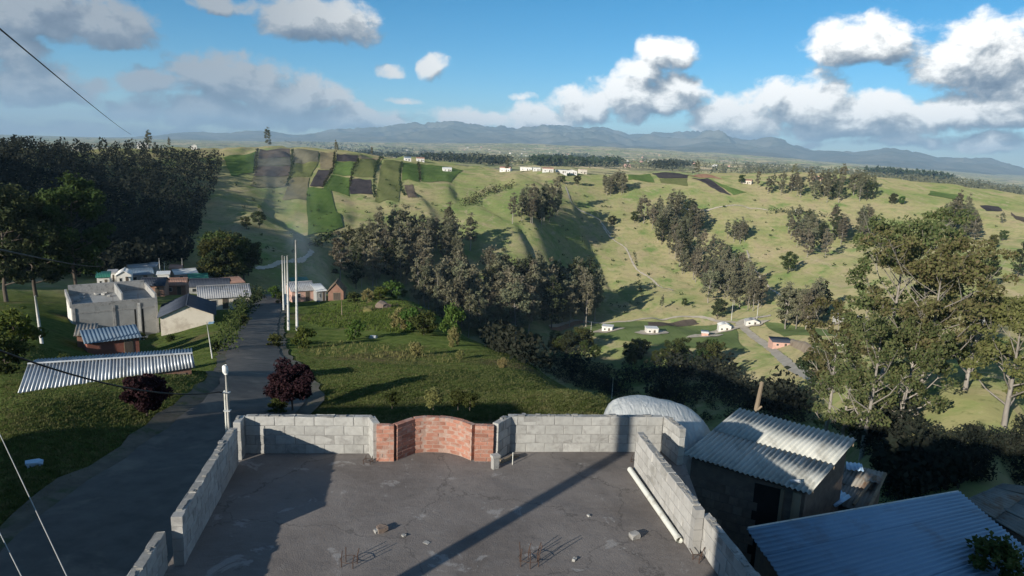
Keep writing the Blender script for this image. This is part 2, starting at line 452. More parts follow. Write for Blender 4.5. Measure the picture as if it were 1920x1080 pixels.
def leafmat(name, c1, c2, c3, vary=0.25, trans=0.25, scale=0.6):
    m, N = newmat(name)
    tc = N.n('ShaderNodeTexCoord').outputs['Object']; oi = N.n('ShaderNodeObjectInfo')
    sh = N.n('ShaderNodeVectorMath', operation='MULTIPLY_ADD', i_0=oi.outputs['Random'], i_1=(37, 53, 71), i_2=tc).outputs[0]
    n1 = N.noise(sh, scale, 3, 0.6); n2 = N.noise(sh, scale*9, 2, 0.5)
    f1 = N.n('ShaderNodeMapRange', i_0=n1, i_1=0.35, i_2=0.65).outputs[0]
    f2 = N.n('ShaderNodeMapRange', i_0=n2, i_1=0.45, i_2=0.75).outputs[0]
    c = N.mix(f2, N.mix(f1, c1, c2), c3)
    k = N.m('MULTIPLY_ADD', oi.outputs['Random'], 2*vary, 1-vary)
    hu = N.m('MULTIPLY_ADD', N.m('FRACT', N.m('MULTIPLY', oi.outputs['Random'], 17.3)), .085 if vary else 0.0, .462 if vary else .5)
    c = N.n('ShaderNodeHueSaturation', i_Color=c, i_Value=k, i_Hue=hu).outputs[0]
    d = N.n('ShaderNodeBsdfDiffuse', i_Color=c); t = N.n('ShaderNodeBsdfTranslucent', i_Color=c)
    mx = N.n('ShaderNodeMixShader', i_0=trans); N.t.links.new(d.outputs[0], mx.inputs[1]); N.t.links.new(t.outputs[0], mx.inputs[2])
    finish(N, mx.outputs[0]); return m


def land_material():
    m, N = newmat('land')
    pos = N.n('ShaderNodeNewGeometry').outputs['Position']
    big = N.noise(pos, 0.011, 5, 0.6); mid = N.noise(pos, 0.06, 5, 0.65); fine = N.noise(pos, 0.9, 5, 0.7)
    g = N.ramp(big, [(0.33, (0.150, 0.195, 0.068)), (0.45, (0.222, 0.230, 0.100)), (0.57, (0.300, 0.266, 0.145)), (0.70, (0.165, 0.205, 0.075))])
    g = N.mix(N.n('ShaderNodeMapRange', i_0=mid, i_1=0.52, i_2=0.72).outputs[0], g, (0.29, 0.235, 0.15))
    g = N.mix(N.n('ShaderNodeMapRange', i_0=mid, i_1=0.48, i_2=0.33).outputs[0], g, (0.125, 0.185, 0.058))
    # erosion terracettes and cattle tracks: thin paler wandering lines
    st = N.n('ShaderNodeVectorMath', operation='MULTIPLY', i_0=pos, i_1=(0.10, 0.02, 0.25)).outputs[0]
    tr = N.noise(st, 1.0, 4, 0.7, dist=0.8)
    g = N.mix(N.n('ShaderNodeMapRange', i_0=tr, i_1=0.58, i_2=0.66, i_4=0.55).outputs[0], g, (0.34, 0.28, 0.19))
    sz = N.n('ShaderNodeSeparateXYZ', i_0=pos).outputs[2]                     # cattle terracettes along the contours
    tz_ = N.m('SINE', N.m('MULTIPLY_ADD', sz, 2.4, N.m('MULTIPLY', mid, 22.0)))
    g = N.mix(N.n('ShaderNodeMapRange', i_0=tz_, i_1=.35, i_2=1.0, i_4=0.30).outputs[0], g, (0.155, 0.15, 0.08))
    tus = N.noise(pos, 0.42, 3, 0.75)                                          # tussocks
    g = N.mix(N.n('ShaderNodeMapRange', i_0=tus, i_1=.57, i_2=.70, i_4=0.75).outputs[0], g, (0.105, 0.118, 0.05))
    g = N.mix(N.n('ShaderNodeMapRange', i_0=tus, i_1=.40, i_2=.28, i_4=0.5).outputs[0], g, (0.36, 0.32, 0.19))
    # the near verges and bank: fresh green
    at = N.n('ShaderNodeAttribute', attribute_name='near').outputs['Fac']
    ng = N.ramp(fine, [(0.30, (0.038, 0.056, 0.016)), (0.50, (0.070, 0.098, 0.028)), (0.68, (0.115, 0.130, 0.045))])
    ng = N.mix(N.n('ShaderNodeMapRange', i_0=mid, i_1=0.54, i_2=0.66).outputs[0], ng, (0.115, 0.085, 0.052))
    c = N.mix(at, g, ng)
    # patchwork of the far plain: small plots, hedges between
    fa = N.n('ShaderNodeAttribute', attribute_name='far').outputs['Fac']
    pv = N.n('ShaderNodeVectorMath', operation='ADD', i_0=pos, i_1=N.n('ShaderNodeVectorMath', operation='SCALE', i_0=N.noise(pos, 0.004, 3, 0.5, out=1), i_Scale=140.0).outputs[0]).outputs[0]
    pv = N.n('ShaderNodeVectorMath', operation='MULTIPLY', i_0=pv, i_1=(1, 1, 0)).outputs[0]
    vo = N.n('ShaderNodeTexVoronoi', i_Vector=pv, i_Scale=0.0085, distance='CHEBYCHEV')
    vs = N.n('ShaderNodeSeparateColor', i_0=vo.outputs['Color']).outputs[0]
    pc = N.ramp(vs, [(0.0, (0.17, 0.19, 0.075)), (0.2, (0.40, 0.33, 0.20)), (0.38, (0.13, 0.16, 0.065)), (0.52, (0.30, 0.27, 0.15)), (0.66, (0.12, 0.115, 0.075)), (0.8, (0.46, 0.38, 0.25)), (0.92, (0.22, 0.24, 0.10))])
    tn = N.noise(pos, 0.022, 4, 0.7)
    pc = N.mix(N.n('ShaderNodeMapRange', i_0=tn, i_1=0.53, i_2=0.60).outputs[0], pc, (0.035, 0.048, 0.022))
    c = N.mix(fa, c, pc)
    b = N.n('ShaderNodeBsdfDiffuse', i_Color=c, i_Roughness=0.6)
    bp = N.n('ShaderNodeBump', i_Strength=0.5, i_Distance=0.25, i_Height=N.m('ADD', fine, N.m('MULTIPLY', mid, 2.0)))
    N.t.links.new(bp.outputs[0], b.inputs['Normal'])
    finish(N, b.outputs[0]); return m


M = {}
M['land'] = land_material()
M['asphalt'] = pmat('asphalt', (0.072, 0.067, 0.062), (0.112, 0.104, 0.095), 1.1, 0.9, 0.4, 40, vary=0, stains=(0.155, 0.138, 0.118), stain_scale=0.35, coord='pos')
M['track'] = pmat('track', (0.40, 0.345, 0.27), (0.54, 0.475, 0.385), 0.3, 0.95, 0.3, 4, vary=0, coord='pos')
M['earth_cut'] = pmat('earth_cut', (0.25, 0.18, 0.12), (0.42, 0.34, 0.25), 0.25, 0.95, 0.5, 2, vary=0, coord='pos')

# ------------------------------------------------------------------ ground sheet
nT, nR = len(TH), len(LR)
_v = np.stack([GX, GY, HG], -1).reshape(-1, 3)
_i = (np.arange(nT-1)[:, None]*nR+np.arange(nR-1)[None]).ravel()
_f4 = np.stack([_i, _i+1, _i+nR+1, _i+nR], 1)
_c = len(_v); _v = np.vstack([_v, [[0, 0, float(HG[:, 0].mean())]]])
me = mesh('ground', _v, np.flip(_f4, 1), M['land'], True)
for nm, val in (('near', np.clip((190-GR)/60, 0, 1)*np.clip((.16-TH[:, None])/.12, 0, 1)), ('far', np.clip((GR-900)/250, 0, 1))):
    a = me.attributes.new(nm, 'FLOAT', 'POINT'); a.data.foreach_set('value', np.append(val.ravel(), 1.0).astype(np.float32))
obj('ground', me, kind='structure')


def ribbon(name, C, w, mat, lift=0.06, nx=7, crown=0.0, wob=0.0):
    t = np.gradient(C, axis=0); t /= np.linalg.norm(t, axis=1)[:, None]; n = np.stack([t[:, 1], -t[:, 0]], 1)
    vs = []
    for i in range(len(C)):
        for k in range(nx):
            s = (k/(nx-1)-0.5)*w
            if k in (0, nx-1): s += wob*random.uniform(-1, 1)
            q = C[i]+n[i]*s; vs.append((q[0], q[1], float(ground(q[0], q[1]))+lift+crown*(1-(2*k/(nx-1)-1)**2)))
    a = np.array([[i*nx+k, (i+1)*nx+k, (i+1)*nx+k+1, i*nx+k+1] for i in range(len(C)-1) for k in range(nx-1)])
    return obj(name, mesh(name, vs, a[:, ::-1], mat, True), kind='structure')


ribbon('road', STREET_C, STREET_W, M['asphalt'], 0.16, crown=0.05, wob=0.12)
ribbon('valley_road', VALLEY_C, 3.4, M['track'], 0.35, wob=0.3)
M['shoulder'] = pmat('shoulder', (0.075, 0.066, 0.052), (0.135, 0.118, 0.092), 1.4, 0.95, 0.6, 12, vary=0, stains=(0.055, 0.07, 0.03), stain_scale=0.9, coord='pos')
ribbon('road_shoulder', STREET_C, STREET_W+1.7, M['shoulder'], 0.085, wob=0.22, nx=9)
for k_, q_ in enumerate([[(1032, 614), (1060, 607), (1110, 605), (1180, 603), (1250, 599), (1310, 595), (1380, 606)], [(1130, 425), (1150, 450), (1172, 465), (1190, 500), (1216, 520), (1262, 545)], [(1060, 350), (1075, 385), (1120, 410), (1145, 440)], [(1400, 470), (1425, 520), (1470, 560), (1500, 590)], [(585, 470), (560, 490), (520, 495), (480, 505)], [(1250, 390), (1320, 395), (1380, 385), (1440, 395)]]):
    ribbon('footpath', smooth_line([hit(*p_, 150)[:2] for p_ in q_], 60), (2.6, 1.3, 1.3, 1.3, 2.2, 1.4)[k_], M['track'], 0.30, nx=3, wob=0.35)
#@@END_SETTING

# ------------------------------------------------------------------ more materials
M['block'] = pmat('block', (0.34, 0.335, 0.32), (0.43, 0.425, 0.405), 9, 0.95, 0.5, 90, vary=0.13, stains=(0.27, 0.262, 0.25), stain_scale=3.0)
M['render_block'] = pmat('render_block', (0.36, 0.35, 0.335), (0.45, 0.44, 0.42), 5, 0.95, 0.4, 60, vary=0.06, stains=(0.28, 0.27, 0.25), stain_scale=2.2)
M['mortar'] = pmat('mortar', (0.23, 0.225, 0.215), (0.31, 0.305, 0.29), 12, 0.95, 0.6, 70, vary=0.0)
M['brick'] = pmat('brick', (0.34, 0.150, 0.105), (0.44, 0.225, 0.165), 7, 0.95, 0.5, 80, vary=0.20, stains=(0.44, 0.355, 0.305), stain_scale=3.0)
M['brick_mortar'] = pmat('brick_mortar', (0.34, 0.225, 0.18), (0.43, 0.31, 0.26), 10, 0.95, 0.6, 60, vary=0.0)
M['concrete'] = pmat('concrete', (0.28, 0.275, 0.265), (0.38, 0.37, 0.355), 4, 0.95, 0.4, 50, vary=0.1, stains=(0.20, 0.195, 0.19), stain_scale=1.5)
M['pole'] = pmat('pole', (0.52, 0.51, 0.48), (0.62, 0.61, 0.58), 3, 0.9, 0.2, 40, vary=0.05, stains=(0.40, 0.39, 0.37), stain_scale=1.4)
M['rust'] = pmat('rust', (0.055, 0.035, 0.028), (0.09, 0.055, 0.042), 30, 0.9, 0.3, 200, vary=0.1)
M['pvc'] = pmat('pvc', (0.66, 0.66, 0.60), (0.74, 0.74, 0.68), 3, 0.45, 0.05, 30, vary=0, stains=(0.5, 0.48, 0.42), stain_scale=2.5)
M['wire'] = pmat('wire', (0.012, 0.012, 0.013), (0.02, 0.02, 0.02), 5, 0.6, 0, vary=0)
M['wire_pale'] = pmat('wire_pale', (0.30, 0.30, 0.29), (0.36, 0.36, 0.35), 5, 0.5, 0, vary=0)
M['eternit'] = pmat('eternit', (0.40, 0.41, 0.385), (0.52, 0.52, 0.485), 2.2, 0.9, 0.3, 60, vary=0.06, stains=(0.30, 0.30, 0.275), stain_scale=1.6, stretch=(1.0, 0.35, 1.0))
M['zinc'] = pmat('zinc', (0.46, 0.48, 0.50), (0.58, 0.60, 0.62), 1.5, 0.5, 0.05, 20, metal=0.35, vary=0.05, stains=(0.36, 0.36, 0.36), stain_scale=1.2)
M['blue_sheet'] = pmat('blue_sheet', (0.19, 0.32, 0.46), (0.22, 0.355, 0.50), 1.2, 0.6, 0.05, 20, vary=0.08, stains=(0.19, 0.275, 0.37), stain_scale=0.9)
M['blue_zinc'] = pmat('blue_zinc', (0.30, 0.44, 0.60), (0.42, 0.55, 0.68), 2, 0.4, 0.05, 20, metal=0.3, vary=0.1)
M['old_sheet'] = pmat('old_sheet', (0.19, 0.185, 0.17), (0.28, 0.265, 0.24), 2.0, 0.9, 0.3, 40, vary=0.15, stains=(0.20, 0.13, 0.09), stain_scale=1.4)
M['dark_brick'] = pmat('dark_brick', (0.13, 0.10, 0.085), (0.20, 0.155, 0.125), 5, 0.95, 0.5, 30, vary=0.2)
M['wood'] = pmat('wood', (0.19, 0.145, 0.10), (0.30, 0.24, 0.17), 3, 0.9, 0.5, 30, vary=0.15, stretch=(1, 1, 0.15))
M['dark'] = pmat('dark', (0.012, 0.012, 0.012), (0.02, 0.02, 0.02), 3, 0.95, 0, vary=0)
M['white_paint'] = pmat('white_paint', (0.66, 0.64, 0.60), (0.76, 0.74, 0.70), 1.0, 0.8, 0.1, 20, vary=0.06, stains=(0.52, 0.48, 0.42), stain_scale=0.6)
M['lamp_white'] = pmat('lamp_white', (0.78, 0.78, 0.76), (0.82, 0.82, 0.80), 3, 0.4, 0, vary=0)


def slab_material():
    m, N = newmat('slab')
    pos = N.n('ShaderNodeNewGeometry').outputs['Position']
    a = N.noise(pos, 0.55, 7, 0.65, dist=0.3); b = N.noise(pos, 3.2, 6, 0.7); e = N.noise(pos, 45, 4, 0.6)
    c = N.ramp(a, [(0.32, (0.150, 0.131, 0.121)), (0.48, (0.192, 0.170, 0.158)), (0.62, (0.230, 0.206, 0.192)), (0.75, (0.170, 0.151, 0.142))])
    c = N.mix(N.n('ShaderNodeMapRange', i_0=b, i_1=0.56, i_2=0.74, i_4=0.55).outputs[0], c, (0.225, 0.212, 0.205))
    c = N.mix(N.n('ShaderNodeMapRange', i_0=b, i_1=0.42, i_2=0.28, i_4=0.6).outputs[0], c, (0.098, 0.088, 0.085))
    vo = N.n('ShaderNodeTexVoronoi', feature='DISTANCE_TO_EDGE', i_Scale=0.33, i_Vector=N.n('ShaderNodeVectorMath', operation='ADD', i_0=pos, i_1=N.n('ShaderNodeVectorMath', operation='SCALE', i_0=N.noise(pos, 1.4, 5, .65, out=1), i_Scale=.9).outputs[0]).outputs[0])
    c = N.mix(N.n('ShaderNodeMapRange', i_0=vo.outputs['Distance'], i_1=0.008, i_2=0.0, i_4=.6).outputs[0], c, (0.06, 0.055, 0.052))
    tw = N.n('ShaderNodeVectorMath', operation='MULTIPLY', i_0=pos, i_1=(1.0, 4.5, 1)).outputs[0]
    c = N.mix(N.n('ShaderNodeMapRange', i_0=N.noise(tw, 1.1, 5, .7, dist=1.5), i_1=.52, i_2=.72, i_4=.35).outputs[0], c, (0.27, 0.25, 0.24))
    c = N.mix(N.n('ShaderNodeMapRange', interpolation_type='SMOOTHSTEP', i_0=N.noise(pos, .42, 4, .6, dist=.5), i_1=.56, i_2=.66, i_4=.45).outputs[0], c, (0.095, 0.088, 0.085))
    sp = N.noise(pos, 1.35, 6, 0.72, dist=0.6)                       # dried cement splashes
    c = N.mix(N.n('ShaderNodeMapRange', interpolation_type='SMOOTHSTEP', i_0=sp, i_1=0.585, i_2=0.64, i_4=0.62).outputs[0], c, (0.36, 0.345, 0.335))
    c = N.mix(N.n('ShaderNodeMapRange', i_0=e, i_1=0.35, i_2=0.65, i_3=0.0, i_4=0.22).outputs[0], c, (0.08, 0.075, 0.072))
    bs = N.n('ShaderNodeBsdfPrincipled', i_Roughness=0.92); N.put(bs.inputs['Base Color'], c); bs.inputs['Specular IOR Level'].default_value = 0.25
    bp = N.n('ShaderNodeBump', i_Strength=0.6, i_Distance=0.015, i_Height=N.m('ADD', e, N.m('MULTIPLY', b, 2.0))); N.t.links.new(bp.outputs[0], bs.inputs['Normal'])
    finish(N, bs.outputs[0]); return m


M['slab'] = slab_material()

# ------------------------------------------------------------------ masonry pieces
import bmesh


def unit_mesh(name, L, T, H, mat, bev, seed, hollow=False, rough=0.003):
    bm = bmesh.new(); bmesh.ops.create_cube(bm, size=1.0)
    for v in bm.verts: v.co = (v.co.x*L, v.co.y*T, v.co.z*H)
    if hollow:
        top = [f for f in bm.faces if f.normal.z > .9][0]
        r = bmesh.ops.subdivide_edges(bm, edges=[e for e in top.edges if abs(e.verts[0].co.x-e.verts[1].co.x) > .01], cuts=1)
        bm.faces.ensure_lookup_table()
        tops = [f for f in bm.faces if f.normal.z > .9]
        if len(tops) == 1: tops = bmesh.utils.face_split(tops[0], *[v for v in tops[0].verts if abs(v.co.x) < .01][:2]) and [f for f in bm.faces if f.normal.z > .9]
        ins = bmesh.ops.inset_individual(bm, faces=tops, thickness=0.032)
        rr = random.Random(seed)
        for f in tops:
            dz = rr.choice([0.004, 0.01, 0.02, 0.10])
            for v in f.verts: v.co.z -= dz
    bmesh.ops.bevel(bm, geom=[e for e in bm.edges if e.calc_face_angle(0) > 1.2 and all(abs(abs(v.co.x)-L/2) < .001 or abs(abs(v.co.y)-T/2) < .001 for v in e.verts)], offset=bev, segments=1, affect='EDGES')
    rr = random.Random(seed)
    for v in bm.verts: v.co += Vector((rr.uniform(-1, 1), rr.uniform(-1, 1), rr.uniform(-1, 1)))*rough
    me = bpy.data.meshes.new(name); bm.to_mesh(me); bm.free(); me.materials.append(mat); return me


BLK = [unit_mesh('block', 0.392, 0.145, 0.194, M['block'], 0.007, k) for k in range(3)]
BLKH = [unit_mesh('block', 0.392, 0.145, 0.194, M['block'], 0.007, 20+k, True, rough=.007) for k in range(5)]
BRK = [unit_mesh('brick', 0.262, 0.13, 0.076, M['brick'], 0.006, 40+k, rough=0.004) for k in range(4)]


def path_eval(pts):
    pts = np.array(pts, float); seg = np.linalg.norm(np.diff(pts, axis=0), axis=1); cum = np.concatenate([[0], np.cumsum(seg)])

    def at(s):
        s = min(max(s, 0), cum[-1]-1e-6); k = int(np.searchsorted(cum, s, side='right')-1); t = (s-cum[k])/seg[k]
        d = (pts[k+1]-pts[k])/seg[k]; return pts[k]+(pts[k+1]-pts[k])*t, math.atan2(d[1], d[0])
    return at, cum[-1]


def masonry(parent, part, pts, courses, kind='block', z0=0.0, hollow_top=True, label=None, mat=None, off0=0.0):
    L, T, H, G = (0.392, 0.145, 0.194, 0.012) if kind == 'block' else (0.262, 0.13, 0.076, 0.012)
    at, tot = path_eval(pts); o = np.array([pts[0][0], pts[0][1]])
    ht = courses*(H+G)
    nn = max(2, int(tot/0.12)+1) if len(pts) > 2 else 2
    q = [at(s) for s in np.linspace(0.004, tot-0.004, nn)]
    mb = MB(); vs = []; fs = []; hT = T/2-0.006
    for (p, a) in q:
        n = np.array([-math.sin(a), math.cos(a)])*hT
        for (sx, z) in ((-1, 0), (1, 0), (1, ht-0.008), (-1, ht-0.008)): r = p-o+n*sx; vs.append((r[0], r[1], z))
    for i in range(nn-1):
        b = i*4
        for k in range(4): fs.append((b+k, b+4+k, b+4+(k+1) % 4, b+(k+1) % 4))
    fs += [(0, 1, 2, 3), tuple((nn-1)*4+k for k in (3, 2, 1, 0))]
    core = obj(part, mesh(part, vs, fs, M['mortar'] if kind == 'block' else M['brick_mortar']), parent, loc=(o[0], o[1], z0))
    if label: core['label'] = label
    step = L+G; rnd = random.Random(hash((round(pts[0][0], 2), courses)) & 0xffff)
    for c in range(courses):
        s = -(step/2 if c % 2 else 0.0)-off0
        while s < tot-0.01:
            a0, a1 = max(s, 0.0), min(s+L, tot)
            if a1-a0 > 0.05:
                p, a = at((a0+a1)/2); full = a1-a0 > 0.95*L
                if kind == 'block': me = rnd.choice(BLKH if (hollow_top and c == courses-1 and full) else BLK)
                else: me = rnd.choice(BRK)
                n = np.array([-math.sin(a), math.cos(a)])*rnd.uniform(-0.004, 0.004)
                b = obj(kind, me, core, loc=(p[0]-o[0]+n[0], p[1]-o[1]+n[1], H/2+G*0.5+c*(H+G)+rnd.uniform(-.002, .002)),
                        rot=(0, 0, a+rnd.uniform(-.008, .008)+(math.pi if rnd.random() < .5 else 0)), scale=((a1-a0)/L, 1, 1))
                if mat: b.material_slots[0].link = 'OBJECT'; b.material_slots[0].material = mat
            s += step
    if kind == 'block' and hollow_top:                   # crumbs of set mortar along the top
        mb = MB()
        for k in range(int(tot*5)):
            p, a = at(rnd.uniform(.03, tot-.03)); w_, d_, h_ = rnd.uniform(.02, .09), rnd.uniform(.015, .05), rnd.uniform(.008, .028); y_ = rnd.uniform(-.045, .045)
            cs, sn = math.cos(a), math.sin(a); c0 = p-o+np.array([-sn, cs])*y_
            cr_ = [(c0[0]+cs*x*w_*rnd.uniform(.7, 1.2)-sn*y*d_, c0[1]+sn*x*w_+cs*y*d_*rnd.uniform(.7, 1.2), z) for z in (ht-.02, ht-.006+h_) for (x, y) in ((-1, -1), (1, -1), (1, 1), (-1, 1))]
            mb.hexa([tuple(q_) for q_ in cr_])
        mb.build('mortar_crumbs', M['mortar'], core, kind='stuff')
    return core


def g2(px, py, z=0.0): return P(px, py, z)[:2]


# ------------------------------------------------------------------ the unfinished house with the roof terrace
house = thing('unfinished_house', 'unfinished grey house with flat concrete roof terrace and low block parapets', 'house', (0, 0, 0))
Lfar, Lnear = g2(438, 876), g2(343, 1050)
ldir = (Lnear-Lfar)/np.linalg.norm(Lnear-Lfar)
cornL, cornB = g2(447, 863), g2(456, 848)
masonry(house, 'parapet_wall', [Lnear, Lfar], 4, label='left parapet of hollow blocks above the street')
lout = np.array([ldir[1], -ldir[0]]); lout = lout if lout[0] < 0 else -lout
L2a = Lnear+lout*0.21+ldir*0.24
masonry(house, 'parapet_wall', [L2a, L2a+ldir*4.4], 3, z0=0.02, label='lower near part of the left parapet')
masonry(house, 'parapet_wall', [cornL, cornB], 4)
masonry(house, 'parapet_wall', [cornB+np.array([.08, .01]), g2(696, 848)], 4, label='back parapet of grey blocks left of the brick bay')
masonry(house, 'parapet_wall', [g2(697, 849), g2(706, 862)], 4)
bow = smooth_line([g2(*q) for q in [(776, 848), (800, 845.5), (832, 846.3), (862, 852), (887, 862)]], 30)
masonry(house, 'brick_wall', [g2(706.5, 863), g2(739, 863)], 9, kind='brick', label='left brick pier of the bay')
masonry(house, 'brick_wall', [g2(741, 862), g2(774, 848.5)], 9, kind='brick')
masonry(house, 'brick_wall', bow, 9, kind='brick', label='curved red brick bay between the grey parapets')
masonry(house, 'brick_wall', [g2(889, 862.5), g2(924, 863)], 9, kind='brick', label='right brick pier of the bay')
masonry(house, 'parapet_wall', [g2(927, 862), g2(950, 847)], 4)
R0a = g2(1243, 845); R0b = P(1281, 803, 0.83)[:2]
masonry(house, 'parapet_wall', [g2(951, 845), R0a-np.array([.08, .008])], 4, label='back parapet of grey blocks right of the brick bay')
masonry(house, 'parapet_wall', [R0a, R0b], 4)
R1a, R1b = g2(1188, 879), g2(1290, 1030)
rdir = (R1b-R1a)/np.linalg.norm(R1b-R1a); rout = np.array([-rdir[1], rdir[0]]); rout = rout if rout[0] > 0 else -rout
R1a, R1b = R1a+rout*0.075, R1b+rout*0.075
masonry(house, 'parapet_wall', [R1a, R1b], 4, mat=M['render_block'], label='right parapet with pale smeared plaster')
R2a = R1b+rout*0.16+rdir*0.02
masonry(house, 'parapet_wall', [R2a, R2a+rdir*4.4], 3, mat=M['render_block'], z0=0.05, label='lower near part of the right parapet')


def prism(mb, poly, z0, z1):
    n = len(poly); v = [(p[0], p[1], z0) for p in poly]+[(p[0], p[1], z1) for p in poly]
    mb.add(v, [tuple(reversed(range(n))), tuple(range(n, 2*n))]+[(i, (i+1) % n, n+(i+1) % n, n+i) for i in range(n)]); return mb


def column_post(c, ang, w, d, h, name='column', mat='concrete'):
    mb = MB(); rnd = random.Random(3); lv = [0, .3*h, .55*h, .8*h, h]
    for a, b in zip(lv[:-1], lv[1:]):
        j = rnd.uniform(-.012, .012); mb.box(-w/2+j, w/2+j*.5, -d/2, d/2+j, a+.004, b-.004)
    mb.box(-w/2+.018, w/2-.018, -d/2+.018, d/2-.018, 0, h-.01)
    return mb.build(name, M[mat], house, loc=(c[0], c[1], 0), rot=(0, 0, ang))


column_post(Lnear+ldir*0.09, math.atan2(ldir[1], ldir[0]), 0.15, 0.16, 0.83)
column_post(Lfar-ldir*0.06, math.atan2(ldir[1], ldir[0]), 0.10, 0.15, 0.80)
column_post(R1b+rdir*0.08, math.atan2(rdir[1], rdir[0]), 0.14, 0.15, 0.80)
bx = (cornB-g2(700, 848)); bn = np.array([bx[1], -bx[0]])/np.linalg.norm(bx); bn = bn if bn[1] > 0 else -bn
edge = [Lnear+ldir*8.5+lout*.30, Lfar+lout*.14, cornL+lout*.14, cornB+bn*.12+lout*.14, g2(700, 848)+bn*.12, g2(790, 845)+bn*.16, g2(870, 846)+bn*.14, g2(930, 847)+bn*.12,
        R0a+bn*.12+rout*.12, R0b+rout*.12, R1b+rout*.42, R1b+rdir*8.5+rout*.42]
# roof slab: a grid clipped to a quad so that the screed can be slightly uneven
mb = MB(); prism(mb, edge, -0.24, 0.0); mb.build('roof_slab', M['slab'], house)
ins = [np.array(e)*0.985+np.array([0, .18]) for e in edge]
mb = MB(); prism(mb, ins, -9.0, -0.24); mb.build('wall', M['dark_brick'], house)
# storey behind the terrace: its far-left corner shades the right parapet and the sheds
YF = 0.10
up = [(-4.85, YF), (-4.85, -8.5), (6.2, -8.5), (6.2, YF)]
mb = MB(); prism(mb, up, -7.0, 5.75); mb.build('upper_storey', M['concrete'], house)
mb = MB(); prism(mb, [(-5.0, YF+.15), (-5.0, -8.7), (6.4, -8.7), (6.4, YF+.15)], 5.752, 5.92); mb.build('upper_roof', M['concrete'], house)
for (x, w_) in ((-3.2, 1.3), (1.0, 1.3), (3.6, 1.3)):
    mb = MB(); mb.box(x, x+w_, YF+.002, YF+.05, 3.6, 4.8); f_ = mb.build('window', M['white_paint'], house)
    mb = MB(); mb.box(x+.07, x+w_-.07, YF+.052, YF+.06, 3.67, 4.73); mb.build('pane', M['dark'], f_)


def rebar(px, py, n, h, spread, lean, seed):
    c = P(px, py); rnd = random.Random(seed)
    for k in range(n):
        mb = MB(); a = k*2*math.pi/n+.6; x, y = math.cos(a)*spread, math.sin(a)*spread*.8
        hh = h*rnd.uniform(.8, 1.1); mb.tube([(x, y, -.05), (x*1.02, y, hh*.5), (x+lean*rnd.uniform(-1, 1), y+lean*rnd.uniform(-1, 1), hh)], 0.008, 5)
        mb.build('starter_bar', M['rust'], house, loc=c)
    mb = MB(); mb.tube([(math.cos(t)*spread*1.1, math.sin(t)*spread*.9, h*.35) for t in np.linspace(0, 6.2, 9)], 0.005, 4); mb.build('stirrup', M['rust'], house, loc=c)


rebar(655, 1060, 4, 0.30, 0.13, .04, 1); rebar(992, 1058, 6, 0.34, 0.16, .05, 2)
rebar(690, 868, 4, 0.16, 0.10, .05, 3); rebar(1190, 868, 3, 0.14, 0.08, .05, 5); rebar(1308, 1052, 3, 0.22, 0.08, .06, 6)


def lump(name, px, py, size, mat, label, cat, seed, flat=0.6, group=None, rz=0.0, loc=None):
    rnd = random.Random(seed); bm = bmesh.new(); bmesh.ops.create_cube(bm, size=1.0); bmesh.ops.subdivide_edges(bm, edges=bm.edges[:], cuts=1)
    for v in bm.verts: v.co = Vector((v.co.x*size*rnd.uniform(.8, 1.2), v.co.y*size*.75*rnd.uniform(.7, 1.25), (v.co.z+.5)*size*flat*rnd.uniform(.7, 1.1)))
    me = bpy.data.meshes.new(name); bm.to_mesh(me); bm.free(); me.materials.append(M[mat])
    o = obj(name, me, loc=P(px, py) if loc is None else loc, rot=(0, 0, rz or rnd.uniform(0, 3)), label=label, category=cat)
    if group: o['group'] = group
    return o


lump('rubble_chunk', 716, 996, .17, 'dark_brick', 'broken grey concrete lump on the left middle of the terrace', 'rubble', 1, .55)
lump('rubble_chunk', 706, 998, .09, 'block', 'small pale fragment touching the left side of the broken concrete lump', 'rubble', 2, .6)
lump('rubble_chunk', 1189, 1009, .15, 'concrete', 'wedge of broken block alone on the terrace near the white pipe', 'rubble', 3, .7, rz=.5)
lump('rubble_chunk', 1077, 1051, .07, 'block', 'tiny white chip on the terrace near the bottom edge', 'rubble', 4, .6)
lump('rubble_chunk', 757, 1005, .07, 'block', 'tiny pale chip right of the broken concrete lump', 'rubble', 5, .5)
lump('rubble_chunk', 1104, 968, .055, 'block', 'tiny pale chip on the right half of the terrace beyond the pole shadow', 'rubble', 6, .5)
lump('rubble_chunk', 800, 1018, .10, 'concrete', 'flat pale flake of cement left of the pole shadow', 'rubble', 7, .12)
# a stray hollow block standing by the bay, with a stick beside it
t = thing('concrete_block', 'stray broken block standing on end beside the brick bay', 'block', P(928, 878), 0.5)
obj('shell', unit_mesh('shell', 0.145, 0.11, 0.24, M['block'], 0.008, 77, rough=.006), t, loc=(0, 0, .12))
mb = MB(); mb.box(-.085, .085, -.066, .066, .245, .30); mb.build('cap', M['render_block'], t)
t = thing('plank', 'short weathered plank lying on the terrace against the stray block', 'plank', P(952, 862), 0.75)
mb = MB(); mb.box(-.28, .28, -.05, .05, 0.0, .035).box(-.22, -.16, -.055, .055, .036, .06).box(.14, .20, -.055, .055, .036, .06); mb.build('board', M['wood'], t)
mb = MB(); mb.tube([(0.10, -.12, 0), (.10, -.11, .27)], .009, 6)
o = mb.build('stake', M['pvc'], None, loc=P(952, 866)); o['label'] = 'thin pale stake upright beside the stray block'; o['category'] = 'stake'
